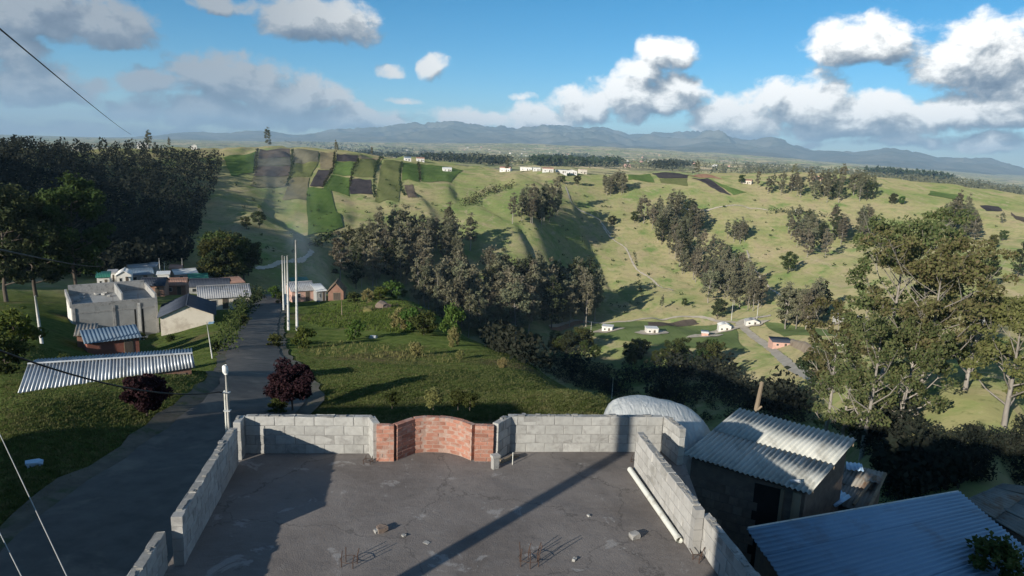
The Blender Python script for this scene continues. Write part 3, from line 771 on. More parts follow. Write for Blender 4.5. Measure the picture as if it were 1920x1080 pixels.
# white pipe along the right parapet
a, b = P(1181, 880, .055), P(1274, 1013, .055)
mb = MB(); mb.tube([a-P(1181, 880), (b-a)*.5+a-P(1181, 880), b-P(1181, 880)], .055, 14, cap=False); mb.tube([a-P(1181, 880), b-P(1181, 880)], .049, 14, cap=False)
t = thing('drain_pipe', 'long white plastic pipe lying along the right parapet', 'pipe', P(1181, 880)); mb.build('tube', M['pvc'], t, smooth=True)
mb = MB(); d_ = (b-a)/np.linalg.norm(b-a); mb.tube([b-d_*.10-P(1181, 880), b+d_*.005-P(1181, 880)], .062, 14, cap=False); mb.build('socket', M['pvc'], t, smooth=True)
#@@END_FRONT

# ------------------------------------------------------------------ corrugated roofs and sheds


def corr_sheet(A, B, C, D, waves, amp, profile='wave', th=0.012, nl=2, sag=0.0):
    """one profiled sheet; the profile runs across A-B, the ridges along A-D"""
    A, B, C, D = [np.array(p, float) for p in (A, B, C, D)]
    n = np.cross(B-A, D-A); n /= np.linalg.norm(n); n = n if n[2] > 0 else -n
    k = 6 if profile == 'wave' else 8
    us = np.linspace(0, 1, waves*k+1); vs = []; nu = len(us)
    for lay in (0, 1):
        for j in range(nl):
            v = j/(nl-1)
            for i, u in enumerate(us):
                p = (A*(1-u)+B*u)*(1-v)+(D*(1-u)+C*u)*v
                if profile == 'wave': h = amp*math.sin(2*math.pi*u*waves)
                else: ph = (u*waves) % 1.0; h = amp*max(0, min(1, 2.2-abs(ph-.5)*9))
                vs.append(p+n*(h-lay*th-sag*4*v*(1-v)))
    N_ = nu*nl; f = []
    for j in range(nl-1):
        for i in range(nu-1):
            a = j*nu+i; f.append((a, a+1, a+nu+1, a+nu)); f.append((N_+a, N_+a+nu, N_+a+nu+1, N_+a+1))
    for i in range(nu-1):
        f.append((i, N_+i, N_+i+1, i+1)); a = (nl-1)*nu+i; f.append((a, a+1, N_+a+1, N_+a))
    for j in range(nl-1):
        a = j*nu; f.append((a, a+nu, N_+a+nu, N_+a)); a = j*nu+nu-1; f.append((a, N_+a, N_+a+nu, a+nu))
    return vs, f


def sheet_roof(parent, A, B, C, D, nc, nr, waves, amp, mat, profile='wave', origin=None, rnd=None, lap=0.0, name='roof_sheet', tilt=0.004):
    """nc x nr sheets covering the quad A B C D (A-B eave, D-C top), each a part; upper rows lap over lower ones"""
    A, B, C, D = [np.array(p, float) for p in (A, B, C, D)]; o = np.array(origin if origin is not None else (0, 0, 0), float)
    rnd = rnd or random.Random(5); n = np.cross(B-A, D-A); n /= np.linalg.norm(n); n = n if n[2] > 0 else -n

    def q(u, v): return (A*(1-u)+B*u)*(1-v)+(D*(1-u)+C*u)*v-o
    for r in range(nr):
        for c in range(nc):
            u0, u1 = c/nc, (c+1)/nc; v0, v1 = r/nr, min(1.0, (r+1)/nr+lap)
            e = n*(0.007*(c % 2)+0.018*r); j = lambda: n*rnd.uniform(-tilt, tilt)
            s0 = -rnd.uniform(0, .012) if r == 0 else 0
            vs, f = corr_sheet(q(u0, v0+s0)+e+j(), q(u1, v0+s0)+e+j(), q(u1, v1)+e+j(), q(u0, v1)+e+j(), waves, amp, profile)
            m_ = mat if isinstance(mat, str) else rnd.choice(mat)
            obj(name, mesh(name, vs, f, M[m_], True), parent)


def wallbox(parent, name, quad, z0, z1, mat, origin, inset=0.0):
    c = np.mean(quad, axis=0); qd = [np.array(p)+(c-np.array(p))*inset for p in quad]
    mb = MB(); z1 = z1 if hasattr(z1, '__len__') else [z1]*4
    v = [(p[0]-origin[0], p[1]-origin[1], z0-origin[2]) for p in qd]+[(p[0]-origin[0], p[1]-origin[1], z1[i]-origin[2]) for i, p in enumerate(qd)]
    mb.add(v, [(3, 2, 1, 0), (4, 5, 6, 7), (0, 1, 5, 4), (1, 2, 6, 5), (2, 3, 7, 6), (3, 0, 4, 7)]); return mb.build(name, M[mat], parent)


# brick shed with grey corrugated fibre-cement roof, right of the terrace
A, B, C, D = P(1281, 851, -1.10), P(1520, 925, -1.30), P(1606, 824, -0.75), P(1386, 766, -0.55)
o = np.array([*(A+C)[:2]/2, -4.2]); t = thing('shed', 'brick shed with pale corrugated roof just right of the terrace', 'shed', o)
sheet_roof(t, A, B, C, D, 5, 2, 5, 0.028, 'eternit', origin=o, lap=.04, rnd=random.Random(8))
qd = [p[:2] for p in (A, B, C, D)]
wb = wallbox(t, 'wall', qd, -6.5, [A[2]-.12, B[2]-.12, C[2]-.12, D[2]-.12], 'dark_brick', o, .10)
# doorway and posts on the near side, timber purlins
qi = [np.array(p)+(np.mean(qd, axis=0)-np.array(p))*.10 for p in qd]
e = (qi[1]-qi[0]); L_ = np.linalg.norm(e); e = e/L_; nn_ = np.array([e[1], -e[0]])
for (u0, u1, nm, mt, z1_) in ((.58, .80, 'door_opening', 'dark', -1.45), (.90, .97, 'post', 'wood', -1.42), (.80, .83, 'post', 'wood', -1.42)):
    mb = MB(); p0 = qi[0]+e*L_*u0-o[:2]; p1 = qi[0]+e*L_*u1-o[:2]; pr = .012 if nm == 'door_opening' else .06
    prism(mb, [p0+nn_*pr, p1+nn_*pr, p1-nn_*.02, p0-nn_*.02], -4.2-o[2], z1_-o[2]); mb.build(nm, M[mt], t)
for v_ in (.06, .5, .94):
    a_, b_ = A*(1-v_)+D*v_-o, B*(1-v_)+C*v_-o; mb = MB(); mb.tube([a_-np.array([0, 0, .075]), b_-np.array([0, 0, .075])], .045, 6); mb.build('purlin', M['wood'], t)
for k in range(11):                                  # courses of the near wall, proud of the mortar
    for i in range(12):
        if 6.8 < i+.5*(k % 2) < 9.8: continue
        u0 = (i+.5*(k % 2))/12; u1 = min(u0+.078, 1)
        if u1-u0 < .02: continue
        p0 = qi[0]+e*L_*u0-o[:2]; p1 = qi[0]+e*L_*u1-o[:2]; mb = MB()
        zz = -4.3+.235*k-o[2]; prism(mb, [p0+nn_*.014, p1+nn_*.014, p1-nn_*.02, p0-nn_*.02], zz, zz+.222); mb.build('block', M['dark_brick'], t)
mb = MB(); mb.tube([(0, 0, 0), (.03, .01, .22)], .05, 8)
mb.build('roof_patch', M['zinc'], t, loc=np.array(P(1483, 903, -1.18))-o, rot=(1.2, .3, .6))
# leaning pole behind it
a, b = PY(1418, 768, 19.5), PY(1429, 716, 19.7); mb = MB(); d_ = b-a
mb.tube([-d_*1.6, d_*.1, d_*.55, d_], [.075, .07, .062, .055], 8); o_ = mb.build('wooden_post', M['wood'], None, loc=a)
o_['label'] = 'leaning wooden post sticking up behind the pale shed roof'; o_['category'] = 'post'
mb = MB(); mb.tube([d_*.02+np.array([.02, -.05, 0]), d_*.14+np.array([.11, -.08, .02])], .03, 6); mb.build('stub', M['wood'], o_)

# patched low shed beyond it
A, B, C, D = P(1530, 934, -2.6), P(1624, 962, -2.7), P(1660, 886, -2.35), P(1580, 872, -2.3)
o = np.array([*(A+C)[:2]/2, -5.0]); t = thing('shed', 'small low shed with patched brown and blue sheet roof', 'shed', o)
sheet_roof(t, A, B, C, D, 3, 2, 4, .018, 'old_sheet', origin=o, rnd=random.Random(4), lap=.05, tilt=.02)
wallbox(t, 'wall', [p[:2] for p in (A, B, C, D)], -7.5, [p[2]-.1 for p in (A, B, C, D)], 'dark_brick', o, .08)


def loose(parent, qpx, z, o, waves, mat, amp=.02, name='roof_sheet', lab=None):
    Q = [P(px, py, z+dz) for (px, py, dz) in qpx]; vs, f = corr_sheet(*[q-o for q in Q], waves, amp)
    ob = obj(name, mesh(name, vs, f, M[mat], True), parent)
    if lab: ob['label'] = lab


loose(t, [(1536, 932, .03), (1568, 950, .03), (1597, 931, .06), (1568, 915, .06)], -2.50, o, 4, 'blue_zinc', lab='bright blue metal sheet')
loose(t, [(1587, 880, .05), (1620, 883, .05), (1616, 869, .10), (1586, 866, .10)], -2.25, o, 4, 'blue_zinc', lab='small blue sheet on the top edge')
loose(t, [(1616, 900, .02), (1650, 906, .02), (1656, 892, .02), (1628, 880, .02)], -2.27, o, 3, 'old_sheet')
mb = MB(); mb.tube([np.array(P(1626, 960, -2.58))-o, np.array(P(1660, 888, -2.24))-o], .05, 6); mb.build('roof_batten', M['wood'], t)
mb = MB(); mb.tube([np.array(P(1600, 946, -2.54))-o, np.array(P(1642, 893, -2.24))-o], .04, 6); mb.build('roof_batten', M['wood'], t)

# long blue roof in the shade, lower right
A, B = P(1405, 991, -1.9), P(1798, 922, -1.75)
C0, D0 = P(1960, 1060, -2.35), P(1560, 1225, -2.5)
o = np.array([*(A+C0)[:2]/2, -5.5]); t = thing('blue_roofed_house', 'house under a long blue profiled metal roof in the shade', 'house', o)
M1, M2 = A*.52+D0*.48, B*.52+C0*.48
# ribs run along the long side: profile across A-D
sheet_roof(t, D0, A, B, C0, 4, 1, 6, .034, 'blue_sheet', 'trap', origin=o, rnd=random.Random(2), tilt=.003)
wallbox(t, 'wall', [p[:2] for p in (A, B, C0, D0)], -10, [p[2]-.08 for p in (A, B, C0, D0)], 'dark_brick', o, .06)
mb = MB(); mb.tube([A-o+np.array([-.02, .03, 0]), B-o+np.array([0, .03, 0])], .022, 6); mb.build('ridge_flashing', M['pvc'], t)
A, B, C, D = P(1808, 940, -1.95), P(1925, 1010, -2.2), P(2010, 925, -2.1), P(1880, 908, -1.9)
o = np.array([*(A+C)[:2]/2, -5.5]); t = thing('shed', 'shed with dull rusty corrugated roof at the right edge', 'shed', o)
sheet_roof(t, B, C, D, A, 4, 2, 5, .045, 'old_sheet', origin=o, rnd=random.Random(6), lap=.04, tilt=.02)
wallbox(t, 'wall', [p[:2] for p in (A, B, C, D)], -10, [p[2]-.1 for p in (A, B, C, D)], 'dark_brick', o, .08)

# plastic tunnel behind the back wall


def tarp_material():
    m, N = newmat('tarp')
    v = N.n('ShaderNodeTexCoord').outputs['Object']
    n1 = N.noise(v, 1.6, 5, 0.6, dist=1.0)
    c = N.ramp(n1, [(0.3, (0.50, 0.53, 0.54)), (0.6, (0.66, 0.68, 0.68)), (0.75, (0.58, 0.60, 0.59))])
    b = N.n('ShaderNodeBsdfPrincipled', i_Roughness=0.35); N.put(b.inputs['Base Color'], c); b.inputs['Specular IOR Level'].default_value = 0.45
    st = N.n('ShaderNodeVectorMath', operation='MULTIPLY', i_0=v, i_1=(3.0, 0.8, 1.2)).outputs[0]
    bp = N.n('ShaderNodeBump', i_Strength=0.9, i_Distance=0.10, i_Height=N.noise(st, 2.2, 5, 0.65, dist=1.2)); N.t.links.new(bp.outputs[0], b.inputs['Normal'])
    t_ = N.n('ShaderNodeBsdfTranslucent'); N.put(t_.inputs[0], c); mx = N.n('ShaderNodeMixShader', i_0=0.25); N.t.links.new(b.outputs[0], mx.inputs[1]); N.t.links.new(t_.outputs[0], mx.inputs[2])
    finish(N, mx.outputs[0]); return m


M['tarp'] = tarp_material()
TY = 18.5
tops = [(1129, 812), (1134, 786), (1147, 760), (1160, 749), (1186, 746), (1215, 747), (1245, 753), (1270, 757), (1292, 766), (1310, 780), (1322, 793), (1331, 808), (1336, 836)]
tz = [PY(px, py, TY) for px, py in tops]
o = np.array([tz[5][0], TY, -3.2]); t = thing('plastic_tunnel', 'greenhouse tunnel under wrinkled white plastic sheeting behind the back parapet', 'greenhouse', o)
vs = []; fs = []; na = 22
for i, p in enumerate(tz):
    hgt = max(p[2]+3.6, .25); half = 0.3+2.6*math.sin(math.pi*min(max((i+.5)/len(tz), .08), .92))**.5
    for k in range(na+1):
        a = math.pi*k/na; wv = .075*math.sin(i*2.1+k*1.3)+.06*math.sin(k*2.9+i*.7)+.05*random.uniform(-1, 1)
        vs.append((p[0]-o[0]+.06*math.sin(k*1.7+i), -math.cos(a)*half*.6+wv, -.4+hgt*math.sin(a)**.62+wv*.35*math.sin(a)))
for i in range(len(tz)-1):
    for k in range(na): a = i*(na+1)+k; fs.append((a, a+1, a+na+2, a+na+1))
fs += [tuple(range(na, -1, -1)), tuple((len(tz)-1)*(na+1)+k for k in range(na+1))]
ob = obj('plastic_cover', mesh('plastic_cover', vs, fs, M['tarp'], True), t)
md = ob.modifiers.new('s', 'SUBSURF'); md.levels = md.render_levels = 1
for i in (2, 6, 9):
    p = tz[i]; hgt = p[2]+3.6; half = 0.3+2.6*math.sin(math.pi*(i+.5)/len(tz))**.5
    mb = MB(); mb.tube([(p[0]-o[0], -math.cos(a)*(half-.12)*.6, -.4+(hgt-.10)*max(math.sin(a), 0)**.62) for a in np.linspace(0.02, math.pi-.02, 18)], .018, 5); mb.build('hoop', M['pvc'], t)

# ------------------------------------------------------------------ poles, lamp and cables


def upole(name, label, loc, h, r=0.15, arm=True, lean=(0, 0), group=None, mat='pole', n=10):
    t = thing(name, label, 'pole', loc, group=group); d = np.array([lean[0], lean[1], 1.0])
    mb = MB(); mb.tube([d*-.5, d*h*.5, d*h], [r*1.15, r*.9, r*.62], n); mb.build('shaft', M[mat], t, smooth=True)
    if arm:
        tp = d*h
        mb = MB(); mb.box(-.75+tp[0], .75+tp[0], tp[1]-.05, tp[1]+.05, h-.55, h-.43); mb.build('crossarm', M['wood'], t)
        for x in (-.65, 0, .65):
            mb = MB(); mb.tube([(x+tp[0], tp[1], h-.43), (x+tp[0], tp[1], h-.30), (x+tp[0], tp[1], h-.24)], [.03, .06, .03], 6); mb.build('insulator', M['lamp_white'], t)
        mb = MB(); mb.box(tp[0]-.9*r-.16, tp[0]-.85*r, -.05, .05, h*.72, h*.72+.5); mb.build('bracket', M['zinc'], t)
    return t


sdir = -S2[:2]/np.linalg.norm(S2[:2])
pb = P(1172, 845)[:2]-sdir*12.6
upole('utility_pole', 'concrete utility pole beside the terrace, seen by its long shadow', (pb[0], pb[1], float(ground(*pb))), 8.2-float(ground(*pb)), .165, arm=False)
PT = np.array([pb[0], pb[1], 7.9])
def streetlight():
    base = PY(430, 800, 16.6); top = PY(426, 694, 16.6); gz = float(ground(base[0], base[1])); h = top[2]-gz
    t = thing('street_lamp', 'slim grey lamp post with white lamp head at the terrace corner', 'lamp', (base[0], base[1], gz))
    mb = MB(); mb.tube([(0, 0, -.4), (.0, 0, h*.5), (-.02, 0, h-.1)], [.042, .037, .03], 10); mb.build('post', M['pole'], t, smooth=True)
    mb = MB(); mb.tube([(-.09, .02, h*.45), (-.09, .02, h-.55)], .022, 8); mb.build('conduit', M['pvc'], t)
    mb = MB(); mb.tube([(-.02, 0, h-.10), (-.03, -.02, h-.04), (-.035, -.02, h+.10), (-.035, -.02, h+.14)], [.045, .068, .068, .04], 10); mb.build('lamp_head', M['lamp_white'], t, smooth=True)
    for z in (h*.55, h*.8, h-.6):
        mb = MB(); mb.box(-.115, .055, -.052, .052, z, z+.025); mb.build('clamp', M['zinc'], t)
    mb = MB(); mb.tube([(0, 0, h-.62), (-.22, -.02, h-.58)], .016, 5); mb.build('cable_hook', M['wire'], t)
    return np.array([base[0]-.22, base[1]-.02, gz+h-.58])
LAMP = streetlight()


def cable(a, b, sag, r, label, mat='wire', n=26, cat='cable'):
    a, b = np.array(a, float), np.array(b, float); pts = []
    for s in np.linspace(0, 1, n): p = a*(1-s)+b*s; p = p-a; p[2] -= sag*4*s*(1-s); pts.append(p)
    mb = MB(); mb.tube(pts, r, 5); ob = mb.build('overhead_cable', M[mat], None, loc=a, smooth=True); ob['label'] = label; ob['category'] = cat; return ob


def ext(q0, Y0, q1, Y1, s):                         # extend a cable back beyond the picture
    a, b = PY(*q0, Y0), PY(*q1, Y1); return a-(b-a)*s, b


a, b = ext((0, 648), 9.5, (250, 741), 14.0, .5)
cable(a, LAMP, .42, .016, 'thick dark cable sagging to the lamp post in front of the corrugated roof')
a, b = ext((0, 50), 40, (246, 252), 330, .06); cable(a, b, .6, .05, 'dark wire slanting down across the clouds at upper left')
a, b = ext((0, 467), 16, (190, 499), 100, .03); cable(a, b, .2, .028, 'dark wire crossing in front of the trees at the left edge')
a, b = ext((0, 815), 7.0, (128, 1086), 5.0, .5); cable(a, b+(b-a)*.3, .0, .0045, 'thin pale wire over the dark street at lower left', 'wire_pale')
a, b = ext((0, 1000), 6.0, (42, 1084), 5.2, .8); cable(a, b+(b-a)*.5, .0, .0045, 'short pale wire in the bottom left corner', 'wire_pale')
#@@END_SHEDS

# ------------------------------------------------------------------ vegetation
M['euc'] = leafmat('euc', (0.150, 0.152, 0.094), (0.215, 0.205, 0.130), (0.270, 0.235, 0.160), 0.25, 0.38, 0.25)
M['euc_near'] = leafmat('euc_near', (0.100, 0.120, 0.044), (0.150, 0.162, 0.064), (0.205, 0.160, 0.095), 0.12, 0.35, 0.35)
M['olive_leaf'] = leafmat('olive_leaf', (0.11, 0.135, 0.045), (0.16, 0.175, 0.065), (0.22, 0.205, 0.095), 0.15, 0.35, 0.5)
M['dark_leaf'] = leafmat('dark_leaf', (0.030, 0.042, 0.020), (0.050, 0.060, 0.028), (0.075, 0.078, 0.040), 0.25, 0.2, 0.3)
M['wood_leaf'] = leafmat('wood_leaf', (0.020, 0.026, 0.020), (0.032, 0.036, 0.026), (0.046, 0.046, 0.034), 0.0, 0.15, 0.08)  # near-black leaves: shade put into the colour of the shaded woods
M['green_leaf'] = leafmat('green_leaf', (0.065, 0.110, 0.022), (0.105, 0.155, 0.035), (0.17, 0.18, 0.06), 0.2, 0.3, 0.8)
M['bush_leaf'] = leafmat('bush_leaf', (0.040, 0.062, 0.018), (0.075, 0.095, 0.030), (0.12, 0.115, 0.05), 0.25, 0.25, 0.8)
M['purple_leaf'] = leafmat('purple_leaf', (0.026, 0.014, 0.019), (0.045, 0.022, 0.027), (0.060, 0.034, 0.032), 0.1, 0.2, 1.5)
M['straw'] = leafmat('straw', (0.17, 0.14, 0.065), (0.24, 0.20, 0.09), (0.30, 0.25, 0.12), 0.15, 0.25, 1.5)
M['grass'] = leafmat('grass', (0.070, 0.090, 0.028), (0.110, 0.128, 0.045), (0.185, 0.175, 0.080), 0.0, 0.3, 0.25)
M['bark'] = pmat('bark', (0.20, 0.175, 0.15), (0.34, 0.31, 0.275), 2.0, 0.9, 0.4, 20, vary=0.15, stretch=(1, 1, 0.2))
M['bark_dark'] = pmat('bark_dark', (0.07, 0.055, 0.045), (0.12, 0.10, 0.08), 3.0, 0.9, 0.4, 20, vary=0.15, stretch=(1, 1, 0.2))


def leaf_quads(c, size, rng, aspect=1.5, droop=0.0):
    n = len(c); a = rng.normal(size=(n, 3)); a[:, 2] -= droop; a /= np.linalg.norm(a, axis=1)[:, None]
    b = rng.normal(size=(n, 3)); b -= a*(a*b).sum(1)[:, None]; b /= np.linalg.norm(b, axis=1)[:, None]
    s = (np.broadcast_to(size, (n,))*rng.uniform(.6, 1.3, n))[:, None]
    a = a*s*.5*aspect; b = b*s*.5
    k = rng.uniform(.25, .7, (n, 1))
    v = np.stack([c-a-b*k, c-b*.9+a*.15, c+a, c+b*.9-a*.05], 1).reshape(-1, 3)
    return v, np.arange(4*n).reshape(-1, 4)


def tree_meshes(seed, H, cbase, crad, nlimb, per, leaf, cr, tr, style='euc', mleaf='euc', mbark='bark', flat=1.0, top=1.0, sub=0):
    rng = np.random.default_rng(seed); mb = MB(); C = []; nseg = 8
    bend = rng.normal(size=2)*.02*H
    tp = [np.array([bend[0]*(s**2)+.012*H*math.sin(5*s+seed), bend[1]*(s**2)+.012*H*math.cos(4*s+seed*2), H*.97*s]) for s in np.linspace(0, 1, nseg)]
    tp[0][:2] = 0
    mb.tube([tp[0]-np.array([0, 0, .5])]+tp, [tr*1.25]+[tr*(1-.88*s)+.01 for s in np.linspace(0, 1, nseg)], 7)

    def trunk(s): x = s*(nseg-1); k = min(int(x), nseg-2); return tp[k]+(tp[k+1]-tp[k])*(x-k)
    for i in range(nlimb):
        s = cbase+(0.96-cbase)*((i+rng.uniform(0, .9))/nlimb)**(.9); az = i*2.4+rng.uniform(-.5, .5); u = (s-cbase)/(1-cbase)
        if style == 'euc': prof = (.55+.6*math.sin(math.pi*min(u*.85+.15, 1)))*top
        elif style == 'round': prof = math.sqrt(max(0.05, 1-(2*u-.9)**2/1.25))
        elif style == 'cone': prof = 1.05-u*.95
        else: prof = .9
        L = crad*prof*rng.uniform(.6, 1.15); p0 = trunk(s*.92); up = (rng.uniform(.7, 1.5) if sub else rng.uniform(.25, .8))*flat
        p1 = p0+np.array([math.cos(az)*L*.55, math.sin(az)*L*.55, L*up*.4]); p2 = p0+np.array([math.cos(az)*L, math.sin(az)*L, L*up])
        r0 = tr*(1-.85*s)*.5+.012; mb.tube([p0, p1, p2], [r0, r0*.6, r0*.25], 5, cap=False)
        ends = [(p2, 1.0), (p1*.45+p2*.55, .8)]
        if sub:
            ends = []
            for j in range(sub):
                dv = rng.normal(size=3); dv[2] = abs(dv[2])*.9+.15; dv /= np.linalg.norm(dv); st_ = p1+(p2-p1)*rng.uniform(.1, .9); q = st_+dv*L*rng.uniform(.22, .55)
                mb.tube([st_, (st_+q)/2+rng.normal(size=3)*.06*L, q], [r0*.45, r0*.3, r0*.12], 4, cap=False); ends.append((q, rng.uniform(.55, 1.0)))
        for q, w in ends:
            r = cr*w*rng.uniform(.7, 1.25); n = int(per*w)
            d = rng.normal(size=(n, 3)); d /= np.linalg.norm(d, axis=1)[:, None]; rr = rng.uniform(.25, 1, n)**.5
            C.append(q+d*(r*rr)[:, None]*np.array([1, 1, .75]))
    C.append(tp[-1]+rng.normal(size=(per, 3))*cr*.45*np.array([1, 1, .8]))
    v, f = leaf_quads(np.vstack(C), leaf, rng, droop=.5 if style == 'euc' else 0)
    return mesh('trunk', mb.v, mb.f, M[mbark], True), mesh('crown', v, f, M[mleaf])


def plant(name, label, cat, variants, loc, s, rz=None, group=None, sx=1.0):
    tm, cm = variants; t = thing(name, label, cat, loc, random.uniform(0, 6.28) if rz is None else rz, group, (s*sx, s*sx, s))
    obj('trunk', tm, t); obj('crown', cm, t); return t


EUC = [tree_meshes(100+k, 20, [.16, .24, .12, .28, .20, .22][k], [2.5, 2.1, 2.9, 1.8, 2.3, 3.0][k], [20, 18, 22, 17, 19, 21][k], 46, .55, 1.35, .22) for k in range(6)]
EUCD = [tree_meshes(130+k, 20, .12, 2.9, 20, 54, .55, 1.5, .24, mleaf='dark_leaf', mbark='bark_dark') for k in range(2)]
ROUND = [tree_meshes(150+k, 10, .16, 3.6, 22, 70, .42, 1.25, .22, style='round', mleaf=m, mbark='bark_dark') for k, m in enumerate(('bush_leaf', 'dark_leaf', 'bush_leaf', 'green_leaf'))]
BUSH = [tree_meshes(170+k, 3, .04, 1.35, 14, 60, .22, .62, .06, style='round', mleaf=m, mbark='bark_dark', flat=.7) for k, m in enumerate(('bush_leaf', 'green_leaf', 'bush_leaf', 'straw'))]


def in_poly(poly, n, rng):
    poly = np.array(poly, float); lo, hi = poly.min(0), poly.max(0); out = []; tries = 0
    while len(out) < n:
        tries += 1; gap = 16.0 if tries < 6*n else 16.0*max(0, 1-(tries-6*n)/(6*n))
        p = lo+(hi-lo)*rng.random(2); c = False; j = len(poly)-1
        for i in range(len(poly)):
            if (poly[i, 1] > p[1]) != (poly[j, 1] > p[1]) and p[0] < (poly[j, 0]-poly[i, 0])*(p[1]-poly[i, 1])/(poly[j, 1]-poly[i, 1])+poly[i, 0]: c = not c
            j = i
        if c and all((p[0]-q[0])**2+((p[1]-q[1])*1.6)**2 >= gap for q in out[-60:]): out.append(p)
    return out


GROVES = [
    ('the smoky upper grove', [(628, 548), (660, 480), (770, 448), (890, 455), (880, 520), (760, 545)], 46, (17, 26), EUC),
    ('the big grove above the grass bank', [(780, 575), (860, 545), (1000, 560), (1010, 640), (940, 645), (830, 625)], 52, (20, 31), EUC),
    ('the dark clump left of the bare slope', [(1005, 570), (1080, 545), (1130, 590), (1112, 615), (1020, 620)], 28, (20, 31), EUC),
    ('the clump below the ridge houses', [(925, 420), (980, 400), (1045, 378), (1052, 425), (1000, 430)], 18, (15, 23), EUC),
    ('the ridge clump by the white houses', [(1100, 352), (1180, 350), (1175, 366), (1110, 372)], 13, (13, 19), EUC),
    ('the diagonal band on the hillside', [(1190, 415), (1290, 392), (1335, 470), (1390, 520), (1440, 590), (1345, 600), (1290, 530), (1240, 460)], 80, (16, 23), EUC),
    ('the small round hillside clump', [(1358, 444), (1405, 448), (1390, 462)], 7, (13, 17), EUC),
    ('the steep clump left of the near eucalyptus', [(1465, 430), (1510, 425), (1560, 480), (1512, 490)], 18, (15, 21), EUC),
    ('the clump above the near eucalyptus', [(1555, 430), (1630, 430), (1620, 462), (1570, 462)], 13, (16, 22), EUC),
    ('the crest wood at right', [(1400, 352), (1480, 345), (1640, 355), (1645, 380), (1560, 384), (1450, 370)], 32, (14, 22), EUC),
    ('the grey clump on the right slope', [(1740, 420), (1800, 402), (1842, 452), (1775, 462)], 18, (15, 21), EUC),
    ('the reddish stand by the valley houses', [(1465, 610), (1550, 598), (1548, 620), (1480, 628)], 12, (17, 23), EUC),
]
ORD = 'leftmost second third fourth fifth sixth seventh eighth ninth tenth eleventh twelfth thirteenth fourteenth fifteenth sixteenth seventeenth eighteenth nineteenth twentieth'.split()


def ranked(pts, what):
    """a label for each base point: its row in the grove and its place from the left"""
    pts = np.array(pts); o = np.argsort(pts[:, 1]); nr = 1 if len(pts) < 9 else (2 if len(pts) < 20 else (3 if len(pts) < 48 else 4)); labs = [None]*len(pts)
    names = {1: [''], 2: ['back ', 'front '], 3: ['back ', 'middle ', 'front '], 4: ['back ', 'second ', 'third ', 'front ']}[nr]
    for k, row in enumerate(np.array_split(o, nr)):
        row = row[np.argsort(pts[row, 0])]
        for j, i in enumerate(row):
            w = ORD[j]+(' from left' if j else '')
            labs[i] = f"{what[0]} in {what[1]}, {names[k]+'row, ' if nr > 1 else ''}{w}"
    return labs


for (grp, poly, n, (h0, h1), var) in GROVES:
    pts = in_poly(poly, n, RNG)
    for p, lab in zip(pts, ranked(pts, ('eucalyptus', grp))):
        L_ = hit(p[0], p[1], 150); v = random.choice(var if random.random() > .12 else EUCD)
        plant('eucalyptus_tree', lab, 'tree', v, L_-np.array([0, 0, .2]), random.uniform(h0, h1)/20, group='eucalyptus in '+grp, sx=random.uniform(.85, 1.3))

pts = in_poly([(900, 650), (1000, 655), (1150, 685), (1340, 705), (1340, 688), (1180, 665), (1000, 640)], 30, RNG)
for p, lab in zip(pts, ranked(pts, ('low tree', 'the row along the valley shadow edge'))):
    plant('valley_tree', lab, 'tree', random.choice(ROUND[:3]), hit(p[0], p[1], 120), random.uniform(.55, 1.15), group='low trees along the shadow edge')
pts = in_poly([(370, 530), (420, 512), (475, 505), (478, 530), (400, 545)], 16, RNG)
for p, lab in zip(pts, ranked(pts, ('dark tree', 'the clump beyond the village'))):
    plant('village_tree', lab, 'tree', random.choice(ROUND[:3]), hit(p[0], p[1], 120), random.uniform(.8, 1.4), group='trees beyond the village')

SINGLES = [
    (1148, 423, 8, ROUND[1], 'small dark tree alone on the bare slope right of the clump'), (1190, 418, 9, ROUND[0], 'small round tree at the top end of the diagonal band'),
    (1477, 512, 13, ROUND[0], 'single round clipped-looking tree in the grassy hollow'), (486, 427, 8, ROUND[1], 'dark bush alone on the pale slope above the street end'),
    (462, 430, 6, ROUND[0], 'smaller bush left of the dark bush on the pale slope'), (1672, 383, 9, ROUND[1], 'dark green tree right of the crest wood'), (1690, 384, 7, ROUND[3], 'small bright tree beside the dark green tree on the right crest'),
    (503, 277, 17, EUC[0], 'tall tree standing alone on the skyline above the brown field'), (279, 276, 13, EUC[2], 'bushy tree on the skyline above the dark wooded slope'),
    (318, 272, 8, EUC[1], 'thin small tree on the skyline right of the bushy one'), (631, 290, 12, EUC[3], 'slender tree on the ridge above the small fields'), (697, 292, 9, EUC[4], 'small slender tree on the ridge further right'),
    (950, 318, 13, EUC[1], 'tree on the ridge between the white houses'), (1307, 318, 14, EUC[2], 'leafy tree on the ridge above the dark field'), (1055, 345, 7, ROUND[0], 'low bush under the ridge houses'), (1082, 347, 8, ROUND[1], 'dark bush under the ridge houses near the clump'),
    (1850, 556, 17, EUCD[0], 'dark tree behind the right shoulder of the big near tree'), (1908, 520, 16, EUCD[1], 'dark tree cut by the right edge of the picture'), (1880, 452, 7, ROUND[2], 'small tree on the far right slope'), (1862, 465, 8, ROUND[0], 'small dull tree on the far right slope, left one'),
    (1878, 420, 9, EUC[5], 'thin tree high on the far right slope'), (1525, 735, 11, ROUND[1], 'dense dark conifer-like tree at the lower end of the valley road'), (1538, 728, 8, ROUND[0], 'smaller dense tree touching the dark one by the valley road'),
    (1240, 580, 9, EUC[3], 'young thin tree behind the valley houses'), (1345, 598, 11, ROUND[1], 'dark round tree just above the small white valley house'), (1390, 345, 8, ROUND[0], 'bush on the ridge near the tan house'), (1283, 575, 5, ROUND[0], 'tiny bush low on the bare green slope'),
]
